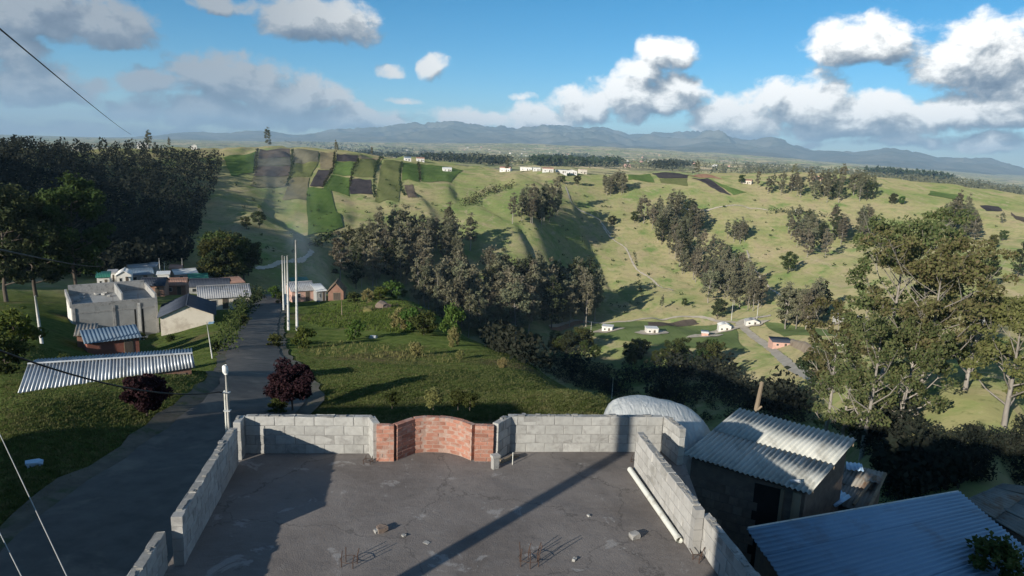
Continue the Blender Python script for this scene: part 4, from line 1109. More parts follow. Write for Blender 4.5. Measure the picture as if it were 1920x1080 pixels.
for (px, py, h, v, lab) in SINGLES:
    H0 = 20 if (v in EUC or v in EUCD) else 10
    plant('lone_tree', lab, 'tree', v, (hit(px, py, 100) if py > 420 else near_hit(px, py, 100, 980))-np.array([0, 0, .2]), h/H0)

# near trees with their own, finer crowns
def hero(name, label, loc, H, seed, rz=0.0, **kw):
    a = dict(cbase=.28, crad=5.5, nlimb=26, per=170, leaf=.32, cr=1.45, tr=.34, style='euc', mleaf='euc_near'); a.update(kw)
    plant(name, label, 'tree', tree_meshes(seed, H, **a), np.array(loc)-np.array([0, 0, .3]), 1.0, rz)


hero('eucalyptus_tree', 'tall near eucalyptus with open brown-green crown at right', at_range(1655, 700, 122), 32.5, 301, crad=7.4, nlimb=27, per=115, cr=1.7, cbase=.26, leaf=.40, sub=5, tr=.42)
hero('eucalyptus_tree', 'near eucalyptus leaning right of the tallest one', at_range(1730, 700, 108), 23.5, 302, 1.0, crad=6.4, nlimb=24, per=112, cr=1.55, cbase=.22, leaf=.36, sub=5)
hero('eucalyptus_tree', 'near eucalyptus with pale split trunk in front of the tallest one', at_range(1630, 760, 100), 19, 303, 2.0, crad=4.6, nlimb=17, cbase=.24, per=90, cr=1.3, sub=4)
hero('eucalyptus_tree', 'low bushy eucalyptus at the shadow edge under the tallest one', at_range(1590, 760, 118), 13, 304, .4, crad=4.8, nlimb=18, cbase=.06, per=100, cr=1.3, sub=4)
hero('eucalyptus_tree', 'bushy eucalyptus filling the gap below the leaning one', at_range(1690, 780, 104), 13, 305, .7, crad=4.6, nlimb=18, cbase=.06, per=100, cr=1.3, sub=4)
hero('eucalyptus_tree', 'slim near eucalyptus left of the tallest one', at_range(1570, 640, 140), 24, 306, .9, crad=4.6, nlimb=17, cbase=.34, leaf=.40, per=90, cr=1.4, sub=4)
hero('pale_green_tree', 'pale yellow-green leafy tree at the right edge', at_range(1890, 760, 104), 15, 307, .2, crad=4.6, nlimb=18, cbase=.15, mleaf='olive_leaf', per=80, cr=1.3, sub=4)
hero('pale_green_tree', 'second pale leafy tree beyond the right edge tree', at_range(1805, 760, 118), 14, 308, .6, crad=4.4, nlimb=16, cbase=.15, mleaf='olive_leaf', per=80, cr=1.3, sub=4)
hero('dark_tree', 'large dark leafy tree behind the concrete building at left', at_range(140, 500, 152), 23, 311, .3, crad=6.3, nlimb=30, per=240, cr=1.9, cbase=.2, style='round', mleaf='bush_leaf', mbark='bark_dark', leaf=.42)
hero('dark_tree', 'lower dark tree left of the large one', at_range(62, 500, 150), 18, 312, .8, crad=5.8, nlimb=26, per=220, cr=1.9, cbase=.15, style='round', mleaf='dark_leaf', mbark='bark_dark', leaf=.42)
hero('dark_tree', 'dark tree cut by the left edge of the picture', at_range(5, 500, 140), 19, 313, .1, crad=6.0, nlimb=26, per=220, cr=1.9, cbase=.15, style='round', mleaf='dark_leaf', mbark='bark_dark', leaf=.42)
hero('purple_leaf_tree', 'round purple-leaved tree on the right side of the street', hit(548, 775), 2.55, 321, crad=1.02, nlimb=26, per=200, cr=.42, tr=.05, leaf=.11, cbase=.42, style='round', mleaf='purple_leaf', mbark='bark_dark')
hero('purple_leaf_tree', 'round purple-leaved tree on the grass in front of the corrugated roof', hit(276, 780), 2.0, 322, crad=.78, nlimb=26, per=200, cr=.36, tr=.05, leaf=.11, cbase=.4, style='round', mleaf='purple_leaf', mbark='bark_dark')
#@@END_TREES

# ------------------------------------------------------------------ woods that read as one mass


def wood(name, label, polys, n, h, mat, rmin=120, k=46, leaf=1.3, seed=3, cat='wood', spread=.30, patch=None):
    rng = np.random.default_rng(seed); V = []; S = []
    for poly in polys:
        poly = np.array(poly, float)
        for p in in_poly(poly, n, rng):
            L_ = hit(p[0], p[1], rmin); H = rng.uniform(*h)
            if patch:
                pn = float(fbm(np.array([L_[0]/patch]), np.array([L_[1]/patch]), 44, 3)[0])
                if pn < -.28: continue
                H *= .55+1.5*max(pn+.1, 0)
            q = rng.normal(size=(k, 3)); q /= np.linalg.norm(q, axis=1)[:, None]
            q *= (rng.uniform(.3, 1, k)**.4)[:, None]
            V.append(L_+q*np.array([H*spread, H*spread, H*.45])+np.array([0, 0, H*.52])); S.append(np.full(k, leaf*H/12))
    v, f = leaf_quads(np.vstack(V), np.concatenate(S), rng)
    return obj(name, mesh(name, v, f, M[mat]), label=label, category=cat, kind='stuff')


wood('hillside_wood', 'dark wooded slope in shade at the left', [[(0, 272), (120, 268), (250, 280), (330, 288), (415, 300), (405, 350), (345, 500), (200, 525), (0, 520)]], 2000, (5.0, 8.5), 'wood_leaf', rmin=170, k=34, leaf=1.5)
wood('gully_wood', 'dark thicket added to deepen the shade in the gully beyond the terrace', [[(900, 662), (1010, 664), (1150, 694), (1340, 706), (1450, 745), (1520, 775), (1440, 780), (1300, 752), (1160, 752), (1080, 705), (1000, 676)]], 620, (3.0, 7.5), 'wood_leaf', rmin=78, k=40, leaf=1.4, seed=21, spread=.5, patch=16)  # added to blacken the gully; its shade sits in the leaf colour
wood('slope_thicket', 'dark thicket added to deepen the shade on the slope behind the sheds', [[(1160, 755), (1290, 752), (1430, 770), (1600, 795), (1760, 815), (1930, 800), (1930, 915), (1800, 905), (1740, 925), (1660, 960), (1640, 870), (1560, 800), (1430, 800), (1340, 800)]], 760, (1.4, 4.6), 'wood_leaf', rmin=30, k=56, leaf=1.4, seed=22, spread=.55, patch=9)  # dark foliage added over pale ground to deepen the slope's shade
wood('hillside_scrub', 'small scrub bushes dotted over the sunny slopes', [[(1560, 650), (1920, 640), (1920, 800), (1740, 800), (1600, 760)], [(440, 340), (560, 330), (900, 345), (1200, 345), (1500, 385), (1900, 400), (1900, 540), (1560, 560), (1300, 590), (1150, 590), (1000, 450), (880, 420), (700, 420), (520, 510), (440, 500)]], 300, (.8, 2.2), 'bush_leaf', rmin=180, k=14, leaf=4.5, seed=23, spread=.6)
wood('brow_thicket', 'scrub blackened to deepen the shade on the slope right below the grass bank', [[(900, 640), (960, 655), (1060, 684), (1130, 708), (1200, 745), (1130, 748), (1060, 721), (1000, 690), (940, 668)]], 330, (1.2, 3.4), 'wood_leaf', rmin=46, k=44, leaf=1.5, seed=27, spread=.6)  # scrub with shade put into its colour, darkening the strip below the brow
#@@END_WOODS

# ------------------------------------------------------------------ buildings
M['wall_grey'] = pmat('wall_grey', (0.27, 0.27, 0.265), (0.34, 0.34, 0.33), 0.8, 0.95, 0.25, 12, vary=0.06, stains=(0.22, 0.218, 0.21), stain_scale=0.5)
M['wall_cream'] = pmat('wall_cream', (0.58, 0.52, 0.43), (0.68, 0.62, 0.53), 0.6, 0.9, 0.15, 12, vary=0.08, stains=(0.46, 0.40, 0.33), stain_scale=0.5)
M['wall_pink'] = pmat('wall_pink', (0.50, 0.30, 0.24), (0.60, 0.38, 0.31), 0.8, 0.9, 0.15, 12, vary=0.1)
M['wall_red'] = pmat('wall_red', (0.22, 0.085, 0.062), (0.28, 0.115, 0.085), 1.2, 0.95, 0.3, 20, vary=0.05)
M['wall_brick'] = pmat('wall_brick', (0.26, 0.14, 0.10), (0.34, 0.20, 0.15), 1.5, 0.95, 0.4, 20, vary=0.15)
M['roof_dark'] = pmat('roof_dark', (0.045, 0.055, 0.075), (0.07, 0.08, 0.105), 0.8, 0.8, 0.3, 20, vary=0.1)
M['roof_blue'] = pmat('roof_blue', (0.14, 0.20, 0.27), (0.19, 0.26, 0.33), 0.8, 0.6, 0.15, 20, vary=0.1, stains=(0.19, 0.23, 0.27), stain_scale=0.7)
M['roof_grey'] = pmat('roof_grey', (0.30, 0.30, 0.31), (0.40, 0.40, 0.41), 0.8, 0.8, 0.2, 20, vary=0.15, stains=(0.24, 0.23, 0.22), stain_scale=0.7)
M['roof_red'] = pmat('roof_red', (0.36, 0.20, 0.15), (0.46, 0.28, 0.21), 0.9, 0.9, 0.3, 20, vary=0.15)
M['roof_green'] = pmat('roof_green', (0.03, 0.16, 0.11), (0.05, 0.21, 0.15), 0.8, 0.6, 0.1, 20, vary=0.1)
M['thatch'] = pmat('thatch', (0.13, 0.095, 0.065), (0.21, 0.16, 0.11), 2.5, 0.95, 0.6, 20, vary=0.1)
M['roof_white'] = pmat('roof_white', (0.60, 0.60, 0.59), (0.72, 0.72, 0.70), 0.8, 0.6, 0.1, 20, vary=0.08)
M['glass'] = pmat('glass', (0.02, 0.025, 0.03), (0.035, 0.04, 0.045), 1, 0.15, 0, vary=0.1, spec=0.6)


def bearing(L_): return -math.atan2(L_[0], L_[1])


def building(name, label, loc, w, d, h, rz, wall='wall_cream', roof='gable_x', rise=1.2, rmat='roof_grey', over=.3, opens=(), cat='house', group=None, found=2.0, ribs=True):
    """box house; local -y faces the viewer. roof: gable_x (ridge along x), gable_y, mono (high at the back), flat"""
    t = thing(name, label, cat, loc, rz, group); x0, x1, y0, y1 = -w/2, w/2, -d/2, d/2; mb = MB()
    mb.box(x0, x1, y0, y1, -found, h)
    if roof == 'gable_x':
        for x in (x0, x1): e = .001 if x > 0 else -.001; mb.add([(x, y0, h), (x, y1, h), (x, 0, h+rise), (x-e*150, y0, h), (x-e*150, y1, h), (x-e*150, 0, h+rise)], [(0, 1, 2), (5, 4, 3), (0, 2, 5, 3), (2, 1, 4, 5)])
    if roof == 'gable_y':
        for y in (y0, y1): e = .001 if y > 0 else -.001; mb.add([(x0, y, h), (x1, y, h), (0, y, h+rise), (x0, y-e*150, h), (x1, y-e*150, h), (0, y-e*150, h+rise)], [(0, 1, 2), (5, 4, 3), (0, 2, 5, 3), (2, 1, 4, 5)])
    mb.build('wall', M[wall], t); T_ = .09

    def slope(a, b, c, d_):
        a, b, c, d_ = [np.array(p, float) for p in (a, b, c, d_)]; n = np.cross(b-a, d_-a); n /= np.linalg.norm(n); n = n if n[2] > 0 else -n
        L1 = np.linalg.norm(b-a); nw = max(4, min(60, int(L1/.33)))
        vs, f = corr_sheet(a+n*.05, b+n*.05, c+n*.05, d_+n*.05, nw, .03, th=T_*.5)
        obj('roof_slope', mesh('roof_slope', vs, f, M[rmat], True), t)
    X0, X1, Y0, Y1 = x0-over, x1+over, y0-over, y1+over
    if roof == 'gable_x':
        k = rise/(d/2); slope((X0, Y0, h-over*k), (X1, Y0, h-over*k), (X1, 0, h+rise), (X0, 0, h+rise)); slope((X1, Y1, h-over*k), (X0, Y1, h-over*k), (X0, 0, h+rise), (X1, 0, h+rise))
        m2 = MB(); m2.tube([(X0, 0, h+rise+.07), (X1, 0, h+rise+.07)], .08, 6); m2.build('ridge_cap', M[rmat], t)
    elif roof == 'gable_y':
        k = rise/(w/2); slope((X0, Y1, h-over*k), (X0, Y0, h-over*k), (0, Y0, h+rise), (0, Y1, h+rise)); slope((X1, Y0, h-over*k), (X1, Y1, h-over*k), (0, Y1, h+rise), (0, Y0, h+rise))
        m2 = MB(); m2.tube([(0, Y0, h+rise+.07), (0, Y1, h+rise+.07)], .08, 6); m2.build('ridge_cap', M[rmat], t)
    elif roof == 'mono':
        slope((X0, Y0, h+.05), (X1, Y0, h+.05), (X1, Y1, h+rise), (X0, Y1, h+rise))
        m2 = MB(); m2.box(x0+.01, x1-.01, y1-.15, y1-.01, h, h+rise-.1); m2.build('gable', M[wall], t)
    elif roof == 'mono_front':
        slope((X0, Y0, h+rise), (X1, Y0, h+rise), (X1, Y1, h), (X0, Y1, h))
        m2 = MB(); m2.box(x0+.01, x1-.01, y0+.01, y0+.15, h, h+rise-.1); m2.build('gable', M[wall], t)
    else:
        m2 = MB(); m2.box(X0, X1, Y0, Y1, h+.002, h+.18); m2.build('roof_slab', M[rmat], t)
    for (sd, a, b, z0, z1, kd) in opens:
        m2 = MB(); m3 = MB(); fr = .06
        if sd == 'f': m2.box(a, b, y0-.04, y0+.02, z0, z1); m3.box(a+fr, b-fr, y0-.052, y0-.041, z0+fr, z1-fr)
        elif sd == 'l': m2.box(x0-.04, x0+.02, a, b, z0, z1); m3.box(x0-.052, x0-.041, a+fr, b-fr, z0+fr, z1-fr)
        else: m2.box(x1-.02, x1+.04, a, b, z0, z1); m3.box(x1+.041, x1+.052, a+fr, b-fr, z0+fr, z1-fr)
        f_ = m2.build('window' if kd == 'window' else 'door', M['wood' if kd == 'door' else 'white_paint'], t); m3.build('pane' if kd == 'window' else 'door_leaf', M['glass' if kd == 'window' else 'bark_dark'], f_)
    return t


# long low house with the bright corrugated roof, below the street on the left
zA = PY(33, 737, 33.6)[2]
A, B = P(33, 737, zA), P(366, 689, zA); D, C = P(52, 683, zA+.75), P(361, 663, zA+.75); A2, B2 = P(67, 674, zA+.3), P(360, 653, zA+.3)
o = np.array([*(A+B)[:2]/2, zA-2.0]); t = thing('long_house', 'long low house with bright corrugated metal roof left of the street', 'house', o)
sheet_roof(t, A, B, C, D, 12, 1, 4, .04, 'zinc', origin=o, rnd=random.Random(3), tilt=.008)
sheet_roof(t, B2, A2, D, C, 12, 1, 4, .04, 'roof_blue', origin=o, rnd=random.Random(9), tilt=.008)
q4 = [p[:2] for p in (A, B, B2, A2)]
wallbox(t, 'wall', q4, o[2]-2.5, [zA-.04, zA-.04, zA+.2, zA+.2], 'wall_brick', o, .05)
mb = MB(); mb.tube([D-o+np.array([0, 0, .03]), C-o+np.array([0, 0, .03])], .06, 8); mb.build('ridge_cap', M['zinc'], t)
cq = np.mean(q4, axis=0); p00 = np.array(q4[0])+(cq-np.array(q4[0]))*.05; p11 = np.array(q4[1])+(cq-np.array(q4[1]))*.05
LL = np.linalg.norm(p11-p00); e2 = (p11-p00)/LL; n2 = np.array([e2[1], -e2[0]])
for k, x in enumerate((.12, .38, .62, .85)):
    p0 = p00+e2*x*LL-o[:2]; p1 = p0+e2*.9; mb = MB(); z1_ = zA-.25-o[2]; prism(mb, [p0+n2*.03, p1+n2*.03, p1-n2*.02, p0-n2*.02], z1_-(1.9 if k == 1 else .9), z1_); f_ = mb.build('door' if k == 1 else 'window', M['wood'], t)
    mb = MB(); prism(mb, [p0+e2*.08+n2*.04, p1-e2*.08+n2*.04, p1-e2*.08+n2*.031, p0+e2*.08+n2*.031], z1_-(1.8 if k == 1 else .82), z1_-.08); mb.build('pane', M['glass'], f_)

# big unfinished concrete building
L_ = hit(222, 628); r_ = np.linalg.norm(L_[:2]); W_ = 124*r_/1300; rz = bearing(L_)+.10; D_ = 9.0; H_ = 4.7
L_ = L_+np.array([math.sin(-rz), math.cos(-rz), 0])*D_/2
t = thing('concrete_building', 'bulky unfinished grey concrete building with open roof and corner pillars', 'building', L_, rz)
mb = MB(); mb.box(-W_/2, W_/2, -D_/2, D_/2, -3, H_-.5); mb.build('wall', M['wall_grey'], t)
mb = MB(); mb.box(-W_/2-.03, W_/2+.03, -D_/2-.03, D_/2+.03, H_-1.35, H_-1.15); mb.build('beam', M['concrete'], t)
for (nm, x0, x1, y0, y1, z1) in (('parapet', -W_/2, W_/2, -D_/2, -D_/2+.2, H_), ('parapet', -W_/2-.25, -W_/2+.0, -D_/2, D_/2, H_+.35), ('parapet', W_/2-.25, W_/2, -D_/2+.22, D_/2, H_+.5), ('parapet', -W_/2+.2, W_/2-.27, D_/2-.2, D_/2, H_+.9), ('partition', W_*.08, W_*.08+.2, -D_/2+.9, D_/2-.3, H_+.8)):
    mb = MB(); mb.box(x0, x1, y0, y1, H_-.495, z1); mb.build(nm, M['concrete' if nm == 'parapet' else 'wall_grey'], t)
for x in (-W_/2+.12, -W_*.03, W_*.27, W_/2-.15):
    mb = MB(); mb.box(x-.15, x+.15, -D_/2-.10, -D_/2+.05, -3, H_-.55); mb.build('pillar', M['pole' if abs(x-W_*.27) < .1 else 'concrete'], t)
    mb = MB(); mb.tube([(x, -D_/2+.3, H_), (x+.03, -D_/2+.3, H_+.7)], .02, 5); mb.build('starter_bar', M['rust'], t)
for x in (W_*.22, W_*.31): mb = MB(); mb.box(x-.10, x+.10, -D_/2-.015, -D_/2+.02, -2.5, H_-1.4); mb.build('gap', M['dark'], t)
mb = MB(); mb.box(-W_/2-.13, -W_/2-.01, -D_/2, D_/2, -3, H_-.55); mb.build('side_wall', M['white_paint'], t)  # pale skin on the left face: sunlight put into its colour
for k in range(9):
    rnd = random.Random(k); mb = MB(); mb.hexa([(rnd.uniform(-.05, .05)+x_, rnd.uniform(-.05, .05)+y_, z_) for z_ in (0, .25) for (x_, y_) in ((-.3, -.2), (.3, -.2), (.3, .2), (-.3, .2))])
    mb.build('rubble', M['block'], t, loc=(rnd.uniform(-W_*.42, W_*.0), rnd.uniform(-D_*.2, D_*.4), H_-.49), rot=(0, 0, rnd.uniform(0, 3)))

L_ = hit(198, 668); r_ = np.linalg.norm(L_[:2])
building('hut', 'small red-walled hut with blue sheet roof below the concrete building', L_+np.array([0, 1.2, -.1]), 76*r_/1300, 2.6, 1.7, bearing(L_)+.12, 'wall_red', 'mono', .7, 'roof_blue', .25, [('f', .9, 1.75, 0, 1.6, 'door')])
L_ = hit(350, 618); r_ = np.linalg.norm(L_[:2])
building('gable_house', 'white house with dark pitched roof beside the street, gable towards the viewer', L_+np.array([-1.2, 3.2, 0]), 84*r_/1300, 7.0, 2.0, bearing(L_)-.05, 'wall_cream', 'gable_y', 1.35, 'roof_dark', .35, [('l', -1.5, -.4, .7, 1.6, 'window')])
L_ = hit(420, 580); r_ = np.linalg.norm(L_[:2])
building('village_house', 'long house with pale grey roof close to the street bend', L_+np.array([-1, 2.5, .2]), 82*r_/1300, 6.5, 2.0, bearing(L_)+.05, 'wall_cream', 'gable_x', 1.3, 'roof_grey', .3, [('f', -2.2, -1.2, .6, 1.6, 'window'), ('f', 1.2, 2.4, .6, 1.6, 'window'), ('f', -.4, .5, 0, 1.9, 'door')])

VILLAGE = [
    (390, 553, 72, 6, 2.1, 'gable_x', 1.3, 'roof_dark', 'wall_grey', 'house with long dark blue roof behind the pale-roofed one'),
    (438, 547, 30, 5, 2.3, 'mono', .9, 'roof_red', 'wall_cream', 'small house with faded reddish roof next to the dark blue roof'),
    (414, 533, 34, 5, 2.4, 'mono_front', .9, 'roof_white', 'white_paint', 'small white house with bright tilted roof at the far street end'),
    (346, 528, 36, 5, 2.2, 'gable_x', .9, 'roof_white', 'wall_pink', 'low house with bright white roof under a thin mast'),
    (308, 537, 18, 4, 3.0, 'flat', .4, 'roof_white', 'white_paint', 'narrow white two-storey house in the middle of the village'),
    (372, 538, 30, 5, 2.2, 'gable_x', 1.0, 'roof_green', 'wall_grey', 'house with dull green roof in the village'),
    (332, 553, 34, 5, 2.2, 'gable_x', 1.1, 'roof_red', 'wall_brick', 'brown-roofed brick house behind the concrete building'),
    (292, 556, 36, 6, 2.4, 'gable_x', 1.1, 'roof_dark', 'wall_brick', 'dark-roofed house touching the concrete building at its back right'),
    (263, 531, 38, 5, 2.2, 'gable_x', 1.0, 'roof_blue', 'wall_grey', 'low house with blue-grey roof at the village edge'),
    (235, 534, 22, 5, 2.4, 'gable_y', .9, 'roof_white', 'white_paint', 'little white gabled house left of the blue-grey roof'),
    (258, 521, 28, 5, 2.2, 'gable_x', .9, 'roof_grey', 'white_paint', 'farthest pale house against the dark wood'),
    (196, 540, 18, 4, 2.4, 'mono', .7, 'roof_green', 'white_paint', 'small hut with green roof above the concrete building'),
    (212, 530, 12, 4, 2.4, 'flat', .4, 'roof_grey', 'white_paint', 'tiny pale block hut at the left end of the village'),
    (286, 517, 16, 4, 2.3, 'mono', .7, 'roof_grey', 'wall_grey', 'tiny grey hut near the edge of the dark wood'),
    (332, 518, 18, 4, 2.3, 'gable_x', .7, 'roof_red', 'wall_pink', 'tiny pinkish house beside the low white roof'),
    (165, 655, 24, 3, 1.5, 'mono', .4, 'old_sheet', 'wall_brick', 'low brick outbuilding left of the red hut'),
    (563, 566, 40, 6, 2.2, 'gable_x', 1.1, 'roof_grey', 'wall_pink', 'house with pale grey roof behind the tall street poles'),
    (562, 548, 30, 5, 3.4, 'mono', .9, 'roof_green', 'wall_pink', 'house with bright green roof behind the tall street poles'),
    (598, 566, 16, 4, 2.0, 'mono', .7, 'roof_white', 'wall_grey', 'little shed with pale roof left of the thatched hut'),
    (632, 563, 28, 4, 1.8, 'gable_y', 1.5, 'thatch', 'wall_brick', 'thatched hut with dark open front on the terrace'),
    (1139, 622, 20, 5, 2.6, 'flat', .4, 'roof_white', 'white_paint', 'white flat-roofed house alone at left on the valley meadow'),
    (1221, 626, 22, 5, 2.6, 'flat', .4, 'roof_white', 'white_paint', 'white flat-roofed house in the middle of the valley meadow'),
    (1357, 622, 22, 5, 3.0, 'gable_y', 1.0, 'roof_white', 'white_paint', 'small white gabled house beside the valley road'),
    (1321, 631, 12, 4, 1.6, 'mono', .5, 'roof_white', 'wall_pink', 'tiny pale hut below the white gabled house'),
    (1409, 611, 24, 5, 2.2, 'gable_y', 1.0, 'roof_grey', 'white_paint', 'white house with grey roof in the bend of the valley road'),
    (1462, 652, 34, 7, 2.2, 'mono', .6, 'roof_dark', 'wall_pink', 'pink-walled house with dark roof below the valley road bend'),
    (1582, 648, 26, 5, 2.6, 'gable_y', 1.0, 'roof_white', 'white_paint', 'white hut half hidden by the near eucalyptus'),
    (1590, 604, 46, 5, 2.2, 'gable_x', .9, 'roof_grey', 'wall_grey', 'long house with grey and orange roof behind the near eucalyptus'),
    (1855, 612, 26, 5, 2.2, 'gable_x', .9, 'roof_grey', 'wall_grey', 'small grey-roofed hut on the shaded slope at the right edge'),
    (948, 315, 20, 6, 3.5, 'gable_x', 1.3, 'roof_red', 'white_paint', 'leftmost white house on the far ridge'),
    (987, 319, 22, 6, 3.2, 'flat', .4, 'roof_white', 'white_paint', 'long white house on the far ridge, second from left'),
    (1006, 321, 14, 6, 3.2, 'flat', .4, 'roof_white', 'white_paint', 'small white house on the far ridge beside the long one'),
    (1027, 323, 20, 6, 3.2, 'gable_x', 1.2, 'roof_red', 'white_paint', 'white house with red roof in the middle of the ridge row'),
    (1052, 325, 20, 6, 3.0, 'flat', .4, 'roof_white', 'white_paint', 'flat white house on the far ridge left of the last pair'),
    (1072, 327, 18, 6, 3.0, 'gable_y', 1.3, 'roof_white', 'white_paint', 'gabled white house on the far ridge near the clump'),
    (1092, 324, 14, 6, 4.2, 'flat', .4, 'roof_red', 'wall_cream', 'tall cream house at the right end of the ridge row'),
    (838, 322, 16, 5, 2.6, 'gable_x', 1.0, 'roof_white', 'white_paint', 'white hut alone on the green field below the ridge'),
    (764, 302, 12, 5, 3.0, 'gable_x', 1.0, 'roof_blue', 'white_paint', 'bluish hut on the ridge line above the fields'),
    (788, 303, 14, 5, 3.0, 'gable_x', 1.0, 'roof_red', 'white_paint', 'pink hut on the ridge line above the fields'),
    (1400, 345, 18, 5, 3.0, 'gable_x', 1.0, 'roof_red', 'wall_cream', 'cream house among trees at the left of the crest wood'),
    (1532, 338, 16, 5, 3.0, 'gable_y', 1.0, 'roof_red', 'wall_pink', 'pale pink house inside the crest wood'),
    (1497, 400, 10, 4, 2.6, 'flat', .4, 'roof_white', 'white_paint', 'tiny white hut above the steep clump'),
    (268, 276, 16, 5, 3.0, 'gable_x', 1.0, 'roof_white', 'white_paint', 'pale house on the skyline above the dark wooded slope'),
    (364, 281, 9, 4, 3.0, 'gable_y', 1.2, 'roof_white', 'white_paint', 'tiny white house on the skyline right of the wooded slope'),
]
for (px, py, wp, d, h, rf, rise, rm, wm_, lab) in VILLAGE:
    L_ = hit(px, py, 40) if py > 420 else near_hit(px, py, 200, 980); r_ = math.hypot(L_[0], L_[1]); w = wp*r_/1300; d = min(d, w*1.2+2)
    op = [('f', -w*.32, -w*.32+min(1.0, w*.2), .8, 1.7, 'window'), ('f', w*.1, w*.1+min(.95, w*.2), 0, 1.95, 'door')] if h > 1.7 else []
    if w > 7: op.append(('f', w*.28, w*.28+1.1, .8, 1.7, 'window'))
    if rm == 'thatch': op = [('f', -.5, .9, 0, 1.5, 'door')]
    building('village_house' if r_ < 300 else ('valley_house' if r_ < 480 else 'ridge_house'), lab, L_+np.array([L_[0], L_[1], 0])/r_*d*.5, w, d, h, bearing(L_)+random.uniform(-.3, .3), wm_, rf, rise, rm, .25, op, found=3.0)
for ob_ in [o_ for o_ in bpy.data.objects if o_.name.startswith('valley_house') and o_.type == 'EMPTY']:
    c_ = np.array(ob_.location)[:2]; vs = []; rnd = random.Random(ob_.name)
    ring = [(0, 0)]+[(math.cos(a_)*rnd.uniform(5, 9.5), math.sin(a_)*rnd.uniform(4, 8)) for a_ in np.linspace(0, 2*math.pi, 14, endpoint=False)]
    for (x_, y_) in ring: q_ = c_+np.array([x_, y_]); vs.append((q_[0], q_[1], float(ground(*q_))+.55))
    obj('yard', mesh('yard', vs, [(0, k_, k_ % 14+1) for k_ in range(1, 15)], M['track']), kind='structure')
# neighbour's house on the upper side of the street, behind the viewer: shades street and verge
building('neighbour_house', 'two-storey neighbour house across the street, known by its shade', (-27.0, -2.0, float(ground(-27, -2))), 15, 18, 8.4, .1, 'wall_cream', 'gable_x', 1.4, 'roof_red', .5, [('r', -2, -.8, 1, 2.3, 'window'), ('r', 2, 3, 0, 2.1, 'door')])
#@@END_HOUSES

# street and village poles
for (px, py, h, lab, lean) in [(557, 621, 11.6, 'tallest white pole on the right of the street', (0.01, 0)), (541, 619, 9.6, 'white pole just left of the tallest one', (.01, 0)), (532, 582, 9.3, 'farther white pole left of the two tall ones', (0, 0)), (536, 572, 9.0, 'faint pole half hidden between the street poles', (0, 0)),
                               (302, 531, 6.5, 'thin mast left of the low white roof', (-.02, 0)), (310, 528, 5.0, 'short thin mast beside the narrow white house', (0, 0)), (343, 520, 5.5, 'thin mast above the low white roof', (0, 0)), (418, 523, 6.0, 'thin mast above the small white house', (0, 0)),
                               (1107, 636, 9, 'pole at the left end of the valley meadow', (0, 0)), (1371, 601, 11, 'pole above the small white valley house', (0, 0)), (1419, 598, 10, 'pole at the bend of the valley road', (0, 0)), (1147, 748, 8, 'dim pole in the shaded valley', (0, 0))]:
    L_ = hit(px, py, 40); near = math.hypot(L_[0], L_[1]) < 140
    upole('utility_pole', lab, L_, h, .15 if near else .13, arm=1 < px-1300 and h > 9, lean=lean)
L_ = PY(82, 680, 62); gz = float(ground(L_[0], L_[1])); upole('utility_pole', 'slightly leaning white pole behind the long corrugated roof', (L_[0], L_[1], gz), PY(73, 555, 62)[2]-gz, .14, arm=False, lean=(-.04, 0))
a, b = hit(398, 672), hit(398, 672); upole('utility_pole', 'thin short pole leaning at the corner of the white gable house', a, 3.4, .05, arm=False, lean=(-.10, 0))
a = hit(641, 592); upole('wooden_post', 'short pale post on the terrace in front of the thatched hut', a, 2.6, .07, arm=False, mat='wood')
#@@END_POLES

# ------------------------------------------------------------------ fields on the opposite slope
def fmat(name, c, c2, s=.12, furrow=None):
    m, N = newmat(name); pos = N.n('ShaderNodeNewGeometry').outputs['Position']
    n1 = N.noise(pos, s, 5, .65); n2 = N.noise(pos, .9, 3, .6)
    col = N.mix(N.n('ShaderNodeMapRange', i_0=n1, i_1=.35, i_2=.65).outputs[0], c, c2)
    st = N.n('ShaderNodeVectorMath', operation='MULTIPLY', i_0=pos, i_1=(.9, .05, .05)).outputs[0]
    col = N.mix(N.n('ShaderNodeMapRange', i_0=N.noise(st, 1.0, 2, .5), i_1=.5, i_2=.7, i_4=.35).outputs[0], col, tuple(x*.62 for x in c))
    b = N.n('ShaderNodeBsdfDiffuse', i_Color=col); bp = N.n('ShaderNodeBump', i_Strength=.5, i_Distance=.2, i_Height=n2); N.t.links.new(bp.outputs[0], b.inputs['Normal'])
    finish(N, b.outputs[0]); return m


FM = {'brown': fmat('field_brown', (.115, .090, .070), (.155, .125, .098)), 'dark': fmat('field_dark', (.052, .046, .050), (.080, .070, .070)), 'grey': fmat('field_grey', (.15, .145, .10), (.19, .175, .125)),
      'tan': fmat('field_tan', (.24, .195, .115), (.30, .25, .155)), 'green': fmat('field_green', (.080, .135, .035), (.115, .165, .05)), 'olive': fmat('field_olive', (.13, .15, .055), (.175, .18, .075)),
      'bright': fmat('field_bright', (.095, .155, .042), (.13, .18, .058)), 'red': fmat('field_red', (.30, .165, .105), (.36, .22, .15)), 'meadow': fmat('field_meadow', (.145, .195, .068), (.19, .23, .09)), 'pale': fmat('field_pale', (.19, .17, .09), (.235, .205, .12))}


def z5(x, y): return (400+x/2.7, 220+y/2.7)
def z6(x, y): return (1000+x/3.6, 260+y/3.6)


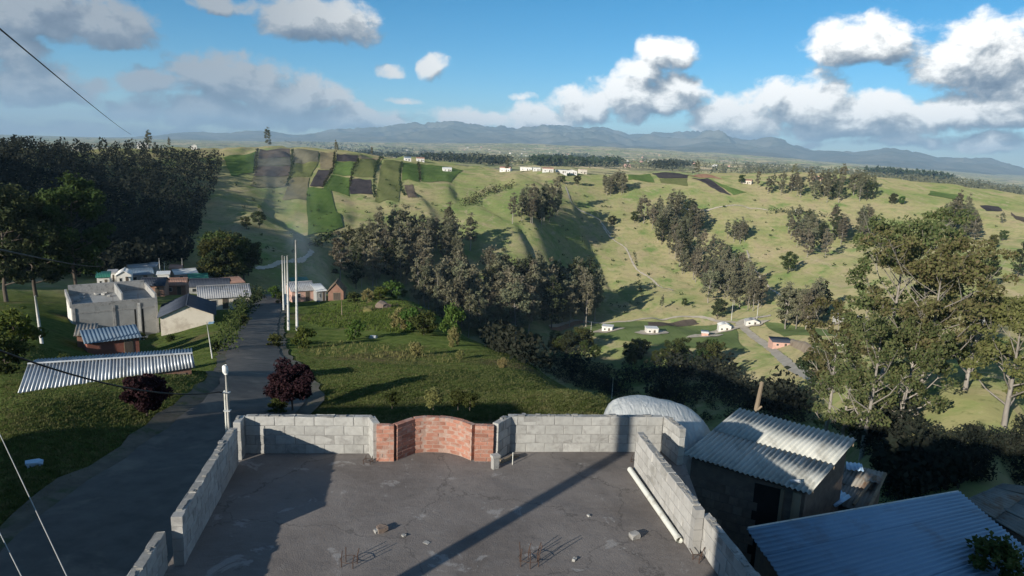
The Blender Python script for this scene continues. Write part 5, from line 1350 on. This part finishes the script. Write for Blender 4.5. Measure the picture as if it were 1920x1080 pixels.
def field(q, kind, lift=.35):
    W4 = [near_hit(px, py, 300)[:2] for px, py in q]; n = 22; vs = []
    for j in range(n+1):
        for i in range(n+1):
            u, v = i/n, j/n; w = .012
            uu = u+w*math.sin(9*v+len(FIELDS)); vv = v+w*math.sin(8*u+1.7*len(FIELDS))
            p = (W4[0]*(1-uu)+W4[1]*uu)*(1-vv)+(W4[3]*(1-uu)+W4[2]*uu)*vv; vs.append((p[0], p[1], float(ground(*p))+lift))
    a = np.array([[j*(n+1)+i, j*(n+1)+i+1, (j+1)*(n+1)+i+1, (j+1)*(n+1)+i] for j in range(n) for i in range(n)])
    FIELDS.append(obj('field', mesh('field', vs, a[:, ::-1], FM[kind], True), kind='structure'))


FIELDS = []
for kind, q in [('brown', [(235, 163), (385, 160), (390, 205), (225, 212)]), ('grey', [(224, 214), (389, 207), (391, 244), (215, 249)]), ('brown', [(215, 252), (391, 247), (385, 295), (205, 300)]), ('pale', [(204, 303), (384, 298), (365, 352), (188, 352)]),
                ('grey', [(400, 168), (530, 172), (533, 225), (400, 230)]), ('olive', [(400, 233), (532, 228), (490, 300), (394, 305)]), ('tan', [(540, 176), (611, 181), (604, 262), (541, 262)]), ('dark', [(530, 268), (602, 270), (553, 354), (488, 350)]),
                ('pale', [(392, 308), (486, 305), (470, 420), (350, 420)]), ('dark', [(625, 190), (733, 194), (727, 228), (622, 222)]), ('bright', [(620, 225), (727, 231), (706, 297), (604, 288)]), ('green', [(600, 292), (690, 306), (685, 400), (555, 360)]),
                ('dark', [(692, 315), (798, 317), (803, 392), (690, 388)]), ('tan', [(737, 195), (857, 202), (855, 216), (735, 212)]), ('olive', [(733, 216), (852, 220), (812, 308), (702, 303)]), ('olive', [(862, 218), (953, 226), (940, 428), (818, 428)]),
                ('green', [(962, 232), (1033, 237), (1043, 328), (955, 320)]), ('brown', [(968, 345), (1010, 342), (1035, 408), (985, 410)]), ('bright', [(1046, 238), (1265, 270), (1200, 330), (1052, 328)]), ('green', [(50, 205), (212, 175), (200, 280), (90, 300)]), ('green', [(470, 358), (590, 362), (660, 560), (480, 600)])]:
    field([z5(*p) for p in q], kind)
for kind, q in [('bright', [(640, 237), (785, 228), (820, 298), (640, 282)]), ('dark', [(800, 226), (1050, 228), (1040, 268), (850, 268)]), ('dark', [(1065, 268), (1175, 268), (1335, 384), (1255, 362)]), ('red', [(1030, 212), (1120, 212), (1280, 276), (1190, 266)]),
                ('bright', [(1185, 274), (1330, 332), (1440, 365), (1350, 384)]), ('olive', [(850, 272), (1035, 272), (1040, 322), (860, 300)])]:
    field([z6(*p) for p in q], kind)
field([(1836, 386), (1872, 388), (1880, 396), (1850, 396)], 'dark'); field([(1895, 398), (1925, 410), (1925, 420), (1905, 412)], 'brown'); field([(1745, 358), (1800, 366), (1790, 374), (1740, 366)], 'bright'); field([(1215, 605), (1300, 599), (1310, 608), (1215, 614)], 'brown')
field([(1065, 628), (1120, 606), (1370, 604), (1400, 660)], 'meadow', .25); field([(1428, 604), (1560, 618), (1565, 646), (1470, 632)], 'meadow', .25)
field([(1028, 615), (1090, 602), (1105, 606), (1045, 625)], 'red', .5)

# the cut bank above the valley road
Wl = [hit(1478, 668)[:2], hit(1512, 694)[:2]]; C_ = smooth_line([hit(*q)[:2]+np.array([6, 3]) for q in [(1440, 645), (1475, 670), (1500, 690), (1515, 702)]], 24)
vs = []; 
for i, c in enumerate(C_):
    k = math.sin(math.pi*i/23); g = float(ground(*c)); g3 = float(ground(c[0]+5, c[1]+4))
    vs += [(c[0], c[1], g-.3), (c[0]+1.2, c[1]+.9, g+2.6*k+.2*math.sin(i*1.7)), (c[0]+2.2, c[1]+1.6, g+3.4*k+.25*math.sin(i*2.3)), (c[0]+6.5, c[1]+5, g3-.4)]
obj('earth_bank', mesh('earth_bank', vs, np.array([[i*4+k, i*4+k+1, (i+1)*4+k+1, (i+1)*4+k] for i in range(23) for k in range(3)]), M['earth_cut'], True), kind='structure')

# hedges and bush rows between plots
def hedge(label, pts, w=1.6, h=1.6, per_m=4.0, mat='dark_leaf', name='hedge', gap=.0, leaf=.9, rmin=60):
    L3 = np.array([hit(*p, rmin)[:2] for p in pts]); ln = smooth_line(L3, 80) if len(pts) > 2 else np.linspace(L3[0], L3[1], 80)
    tot = np.linalg.norm(np.diff(ln, axis=0), axis=1).sum(); n = int(min(tot*per_m, 2600)); s = RNG.random(n)*79; k = np.clip(s.astype(int), 0, 78); f = (s-k)[:, None]
    p = ln[k]*(1-f)+ln[k+1]*f; amp = .5+.9*np.clip(fbm(s/3.0, s*0+len(label), 5, 3)+.35, 0, 1); keep = fbm(s/2.2, s*0+3.3*len(label), 9, 2) > gap-.5; p, amp = p[keep], amp[keep]; n = len(p)
    q = p+RNG.normal(size=(n, 2))*w*.3; z = ground(q[:, 0], q[:, 1])+RNG.random(n)**.8*h*amp; c = np.stack([q[:, 0], q[:, 1], z], 1); o = np.array([*L3[0], float(ground(*L3[0]))])
    v, fa = leaf_quads(c-o, leaf, RNG); ob = obj(name, mesh(name, v, fa, M[mat]), loc=o, label=label, category='hedge'); return ob


for lab, pts in [('hedge line beside the brown and grey plots', [z5(400, 165), z5(398, 255), z5(372, 352)]), ('hedge between the tan and dark plots', [z5(615, 182), z5(605, 262), z5(556, 352)]), ('hedge right of the olive plot', [z5(858, 205), z5(815, 300), z5(812, 350), z5(818, 408)]),
                 ('hedge above the small brown plot', [z5(956, 228), z5(944, 330), z5(972, 398)]), ('hedge left of the bright green field', [z5(1037, 235), z5(1047, 322)]), ('hedge at the left of the brown plots', [z5(224, 165), z5(213, 285)]), ('hedge below the bright plot on the ridge', [z5(735, 215), z5(700, 300), z5(690, 350)])]:
    hedge(lab, pts)
hedge('bush row climbing towards the clump below the ridge', [(868, 388), (905, 368), (962, 348)], 7, 5, 8)
hedge('dark broken fence row running down the bare slope', [z6(675, 760), z6(700, 880), z6(738, 1070)], 1.5, 1.2, 3, gap=.35, leaf=.7)
hedge('bushes along the lower edge of the pale slope', [(585, 462), (610, 448), (625, 440)], 4, 3, 9)
hedge('dark scrub row on the right hillside', [(1440, 400), (1500, 402), (1550, 408)], 5, 4, 6)
hedge('hedge on the left side of the street', [(455, 590), (437, 625), (424, 665)], 1.8, 2.2, 40, leaf=.22, mat='bush_leaf')
hedge('dark verge bushes lining the street towards the village', [(487, 556), (470, 575), (452, 598)], 2.5, 2.6, 26, leaf=.3, mat='dark_leaf')

# ------------------------------------------------------------------ far woods, far trees, far houses
wood('far_wood', 'dark belt of leafy clumps beyond the small fields', [[(530, 266), (640, 268), (760, 280), (900, 293), (960, 303), (955, 312), (860, 306), (700, 296), (620, 284)]], 520, (10, 20), 'dark_leaf', rmin=900, k=16, leaf=4.0, seed=5, spread=.8)  # dark leaf clumps spread along the belt
wood('far_wood', 'dark patch of leafy clumps beyond the ridge houses', [[(985, 300), (1040, 291), (1090, 291), (1170, 303), (1150, 313), (1000, 312)]], 260, (12, 26), 'dark_leaf', rmin=900, k=18, leaf=4.0, seed=6, spread=.8)  # dark leaf clumps spread over the rise
wood('far_wood', 'dark wood strip beyond the dark ridge field', [[(1225, 315), (1260, 308), (1300, 312), (1240, 318)]], 60, (16, 26), 'dark_leaf', rmin=900, k=16, leaf=4.0, seed=7, spread=.8)
wood('far_wood', 'long dark wood strip on the far plain at right', [[(1630, 322), (1720, 328), (1790, 338), (1780, 341), (1700, 334), (1630, 327)]], 130, (18, 34), 'dark_leaf', rmin=1000, k=16, leaf=4.0, seed=8, spread=.9)
wood('far_scrub', 'scattered trees and scrub of the far plain', [[(560, 268), (960, 272), (1400, 300), (1400, 335), (1200, 318), (960, 312), (700, 288)], [(1400, 305), (1920, 350), (1920, 375), (1650, 340), (1400, 330)]], 900, (9, 22), 'euc', rmin=1000, k=9, leaf=3.2, seed=9, spread=.7)
nf = 0; fpts = in_poly([(620, 272), (900, 276), (1250, 292), (1380, 315), (1200, 312), (1180, 318), (960, 300), (760, 285)], 46, RNG)+in_poly([(1420, 320), (1700, 335), (1900, 362), (1900, 372), (1600, 338)], 12, RNG)
FH = MB(); FH.box(-6, 6, -4, 4, -4, 4).add([(-6, -4, 4), (6, -4, 4), (6, 4, 4), (-6, 4, 4), (-6, 0, 6.5), (6, 0, 6.5)], [(0, 1, 5, 4), (2, 3, 4, 5), (1, 2, 5), (3, 0, 4)]); FHM = [mesh('far_house', FH.v, FH.f, M[m_]) for m_ in ('white_paint', 'wall_pink', 'wall_cream')]
for p in fpts:
    L_ = hit(p[0], p[1], 1100); obj('far_house', random.choice(FHM), loc=L_, rot=(0, 0, random.uniform(0, 3)), scale=(random.uniform(.7, 1.5),)*3, label='tiny pale house speck scattered on the far plain', category='house', group='houses of the far plain')

# ------------------------------------------------------------------ mountains
RIDGE = [(-400, 258), (0, 262), (150, 258), (250, 256), (330, 250), (450, 247), (560, 249), (680, 240), (770, 231), (850, 229), (900, 235), (960, 238), (1040, 236), (1120, 239), (1180, 249), (1250, 248), (1330, 247), (1400, 256), (1450, 263), (1520, 278), (1600, 284), (1660, 280), (1700, 283), (1760, 294), (1850, 298), (1920, 312), (2150, 325), (2500, 330)]
def mountains():
    rp = np.array(RIDGE, float); th = np.radians(np.arange(-47, 47, .1)); rr = np.exp(np.linspace(math.log(9500), math.log(26000), 170))
    d = np.array([ray(px, py) for px, py in rp]); tt = np.arctan2(d[:, 0], d[:, 1]); el = d[:, 2]/np.hypot(d[:, 0], d[:, 1])
    e = np.interp(th, tt, el); X = np.sin(th)[:, None]*rr; Y = np.cos(th)[:, None]*rr; R_ = rr[None]+0*X
    rn = 1-2.6*np.abs(fbm(X/3600, Y/3600, 51, 3, .5)); rn2 = 1-2.4*np.abs(fbm(X/1300+.4*fbm(X/2500, Y/2500, 8, 2), Y/1500, 71, 5, .55)); f0 = fbm(X/5200, Y/5200, 61, 3)
    w = np.clip((R_-9800)/7500, 0, 1); w = w**1.3; fall = np.clip((26000-R_)/4500, 0, 1)
    peak = CZ+e[:, None]*17500
    bt = np.array([float(ground(math.sin(t_)*10000, math.cos(t_)*10000)) for t_ in th])[:, None]
    z = bt-40+(peak-bt+140)*w*(.52+.26*rn+.30*rn2+.30*f0)*np.where(R_ > 21500, fall, 1.0)
    # keep the skyline at the photographed height
    el_ = ((z-CZ)/R_).max(1); el_ = np.convolve(np.pad(el_, 30, 'edge'), np.ones(61)/61, 'valid')[:, None]; z = z+(e[:, None]-el_)*R_*w
    z -= 60*(1-w)
    n, m = len(th), len(rr); i = (np.arange(n-1)[:, None]*m+np.arange(m-1)[None]).ravel()
    mt, N = newmat('mountain'); pos = N.n('ShaderNodeNewGeometry').outputs['Position']
    c = N.ramp(N.noise(pos, .0016, 6, .65), [(.3, (.075, .085, .052)), (.47, (.13, .125, .085)), (.60, (.20, .18, .13)), (.72, (.085, .095, .058))])
    b = N.n('ShaderNodeBsdfDiffuse', i_Color=c); finish(N, b.outputs[0])
    obj('mountain_range', mesh('mountain_range', np.stack([X, Y, z], -1).reshape(-1, 3), np.flip(np.stack([i, i+1, i+m+1, i+m], 1), 1), mt, True), kind='structure')


mountains()

# ------------------------------------------------------------------ grass, weeds, shrubs close by
def tufts(name, label, polys, n, h, mat, blades=6, seed=1, lean=.5, cat='grass', wid=.05, rmin=14, patch=None):
    rng = np.random.default_rng(seed); P_ = []
    for poly in polys:
        for p in (np.array(poly, float).min(0)+rng.random((n, 2))*np.ptp(np.array(poly, float), axis=0)):
            if inside(poly, p): P_.append(hit(p[0], p[1], rmin))
    P_ = np.array(P_)
    if patch is not None: P_ = P_[fbm(P_[:, 0]/patch, P_[:, 1]/patch, 91, 3) > -.12]
    if street_clear: P_ = P_[near_line(P_[:, 0], P_[:, 1], STREET_C) > STREET_W/2+.25]
    k = len(P_)*blades; base = np.repeat(P_, blades, 0)+np.concatenate([rng.normal(size=(k, 2))*h*.35, np.zeros((k, 1))], 1)
    base[:, 2] = ground(base[:, 0], base[:, 1])-.03
    hh = h*rng.uniform(.5, 1.3, k); az = rng.uniform(0, 6.28, k); ln = rng.uniform(.1, 1, k)*lean*hh
    tip = base+np.stack([np.cos(az)*ln, np.sin(az)*ln, hh], 1); sd = np.stack([-np.sin(az), np.cos(az), 0*az], 1)*wid*rng.uniform(.6, 1.4, k)[:, None]
    v = np.stack([base-sd, base+sd, tip], 1).reshape(-1, 3)
    return obj(name, mesh(name, v, np.arange(3*k).reshape(-1, 3), M[mat]), label=label, category=cat, kind='stuff')


def inside(poly, p):
    c = False; j = len(poly)-1
    for i in range(len(poly)):
        if (poly[i][1] > p[1]) != (poly[j][1] > p[1]) and p[0] < (poly[j][0]-poly[i][0])*(p[1]-poly[i][1])/(poly[j][1]-poly[i][1])+poly[i][0]: c = not c
        j = i
    return c


street_clear = True
BANK = [(520, 790), (560, 640), (700, 640), (860, 655), (960, 660), (1060, 690), (1160, 745), (1170, 790)]
VERGE = [(0, 640), (140, 662), (300, 628), (405, 600), (425, 640), (415, 730), (280, 815), (100, 930), (0, 1000)]
tufts('grass', 'green grass of the bank beyond the terrace', [BANK], 30000, .11, 'grass', 5, 11, wid=.028, lean=1.2)
tufts('grass', 'green grass of the verge left of the street', [VERGE], 20000, .11, 'grass', 5, 12, wid=.028, lean=1.2)
tufts('dry_weeds', 'dry straw weeds along the upper edge of the bank', [[(560, 650), (640, 640), (760, 655), (860, 668), (860, 682), (700, 675), (560, 665)]], 420, .34, 'straw', 6, 13, wid=.03, cat='weeds')
tufts('grass', 'bright grass of the terrace by the thatched hut', [[(560, 600), (600, 570), (760, 565), (800, 600), (760, 625), (600, 612)]], 4500, .30, 'green_leaf', 5, 14, wid=.05)

SHRUBS = [(735, 560, 3.2, 1, 'tall bright green shrub at the back of the terrace'), (757, 556, 3.6, 1, 'tallest bright green shrub beside the grove'), (712, 562, 2.4, 1, 'bright shrub left of the tallest one'), (690, 566, 2.2, 3, 'straw-coloured bush by the thatched hut'),
          (662, 568, 2.0, 0, 'dull bush right of the thatched hut'), (775, 622, 3.0, 1, 'leafy maize-like clump at the right end of the terrace'), (752, 618, 2.6, 3, 'pale dry clump at the right end of the terrace'), (795, 628, 2.8, 0, 'dark leafy bush at the end of the terrace'),
          (846, 634, 4.0, 1, 'tall narrow light-green shrub against the dark grove'), (666, 636, 2.2, 1, 'round green shrub on the terrace slope'), (568, 652, 2.2, 1, 'green shrub at the foot of the tallest pole'), (592, 562, 3.0, 1, 'slim bright tree-like shrub before the pale shed'),
          (942, 690, .9, 3, 'small yellow bush alone on the shaded bank'), (780, 666, 1.3, 3, 'dry bush at the upper edge of the bank'), (862, 672, .8, 3, 'little dry bush right of the upper edge'), (515, 650, 1.4, 0, 'dark bush at the street edge near the poles'),
          (528, 570, 2.2, 0, 'bush at the far end of the street'), (516, 560, 2.6, 1, 'bright bush at the far end of the street'), (30, 655, 3.4, 1, 'leafy bush with pale leaves at the left edge'), (12, 700, 2.6, 0, 'dark bush at the left edge below the leafy one'),
          (120, 690, 1.2, 0, 'low scrub behind the long corrugated roof'), (265, 637, 1.0, 0, 'low weeds beside the red hut'), (320, 640, .9, 0, 'grey weeds in the yard by the white gable house'), (520, 778, 1.0, 0, 'low weeds at the street edge near the terrace corner'), (405, 660, 1.2, 0, 'bush beside the short leaning pole'),
          (1000, 640, 3.5, 3, 'rusty brown bush below the big grove'), (985, 655, 3, 0, 'dark bush at the head of the shaded gully'), (850, 650, 2.0, 3, 'brown bush at the foot of the narrow light-green shrub'), (455, 612, 1.6, 0, 'bush overhanging the left street edge')]
for (px, py, h, k, lab) in SHRUBS:
    sx = .62 if 'narrow' in lab or 'slim' in lab else random.uniform(.9, 1.25)
    plant('shrub', lab, 'shrub', BUSH[k], hit(px, py, 20)-np.array([0, 0, .1]), h/3, sx=sx)
# weeds right behind the brick bay and the dark plant at the bottom right corner
for (px, py, Y_, h, k, lab) in [(812, 790, 15.4, .42, 3, 'dry weed rising behind the brick bay'), (858, 790, 15.4, .40, 0, 'leafy weed behind the right half of the brick bay'), (880, 795, 15.3, .36, 0, 'low weed behind the right end of the brick bay'), (735, 800, 15.2, .34, 0, 'low weed behind the left end of the brick bay')]:
    p_ = PY(px, py, Y_); plant('weed', lab, 'weed', BUSH[k], (p_[0], p_[1], .70-h*.65), h/3)
p_ = P(1865, 1075, -2.4); plant('shrub', 'dark spiky plant in the bottom right corner before the blue roof', 'shrub', EUCD and BUSH[2], (p_[0], p_[1], -2.9), .42)
# odds and ends in the yard
for (px, py, s_, mt, lab, cat) in [(700, 634, .8, 'roof_white', 'white sack lying on the shaded slope', 'sack'), (258, 637, 1.3, 'roof_white', 'pale heap of sheeting in the yard by the concrete building', 'heap'), (272, 634, .8, 'zinc', 'smaller grey heap beside the pale sheeting', 'heap'), (720, 577, 2.2, 'dark_brick', 'dark burnt heap on the bright terrace', 'heap'), (690, 583, 1.6, 'straw', 'straw heap on the bright terrace', 'heap'), (396, 607, .7, 'blue_sheet', 'blue drum beside the white gable house', 'drum'), (64, 872, .5, 'blue_zinc', 'pale blue scrap in the dark verge', 'scrap')]:
    lump('yard_heap', px, py, s_, mt, lab, cat, int(px), .45, loc=hit(px, py)-np.array([0, 0, .05]))
#@@END_NEAR

# ------------------------------------------------------------------ smoke and haze
def volume_box(name, lo, hi, dens, col, label, fade=None, aniso=0.0):
    mb = MB(); mb.box(lo[0], hi[0], lo[1], hi[1], lo[2], hi[2]); m, N = newmat(name)
    v = N.n('ShaderNodeVolumePrincipled', i_Color=(*col, 1), i_Density=dens, i_Anisotropy=aniso)
    if fade: fade(N, v)
    o = N.n('ShaderNodeOutputMaterial'); N.t.links.new(v.outputs[0], o.inputs['Volume'])
    return mb.build(name, m, None, kind='stuff', label=label, category=name)


volume_box('haze', (-30000, -3000, -900), (30000, 27500, 700), 6.2e-5, (0.50, 0.75, 1.0), 'thin blue haze over the valley and far mountains')


def smoke_fade(N, v):
    ob = N.n('ShaderNodeTexCoord').outputs['Object']; sp = N.n('ShaderNodeSeparateXYZ', i_0=ob)
    z = sp.outputs[2]; dx = N.m('MULTIPLY_ADD', z, .32, sp.outputs[0]); wd = N.m('MULTIPLY_ADD', z, .16, 3.0)
    q = N.m('DIVIDE', N.m('SQRT', N.m('ADD', N.m('MULTIPLY', dx, dx), N.m('MULTIPLY', sp.outputs[1], sp.outputs[1]))), wd)
    core = N.m('SUBTRACT', 1.0, q, clamp=True)
    n = N.n('ShaderNodeMapRange', i_0=N.noise(ob, .16, 4, .6, dist=.6), i_1=.38, i_2=.66).outputs[0]
    up_ = N.n('ShaderNodeMapRange', i_0=z, i_1=2.0, i_2=40.0, i_3=1.0, i_4=.0).outputs[0]
    N.put(v.inputs['Density'], N.m('MULTIPLY', N.m('MULTIPLY', core, n), N.m('MULTIPLY', up_, .065)))


sm = volume_box('smoke', (-20, -9, -2), (9, 9, 40), .02, (0.58, 0.74, 0.95), 'thin blue smoke drifting up behind the tall street poles', smoke_fade)
sm.location = hit(604, 560, 40)
#@@END
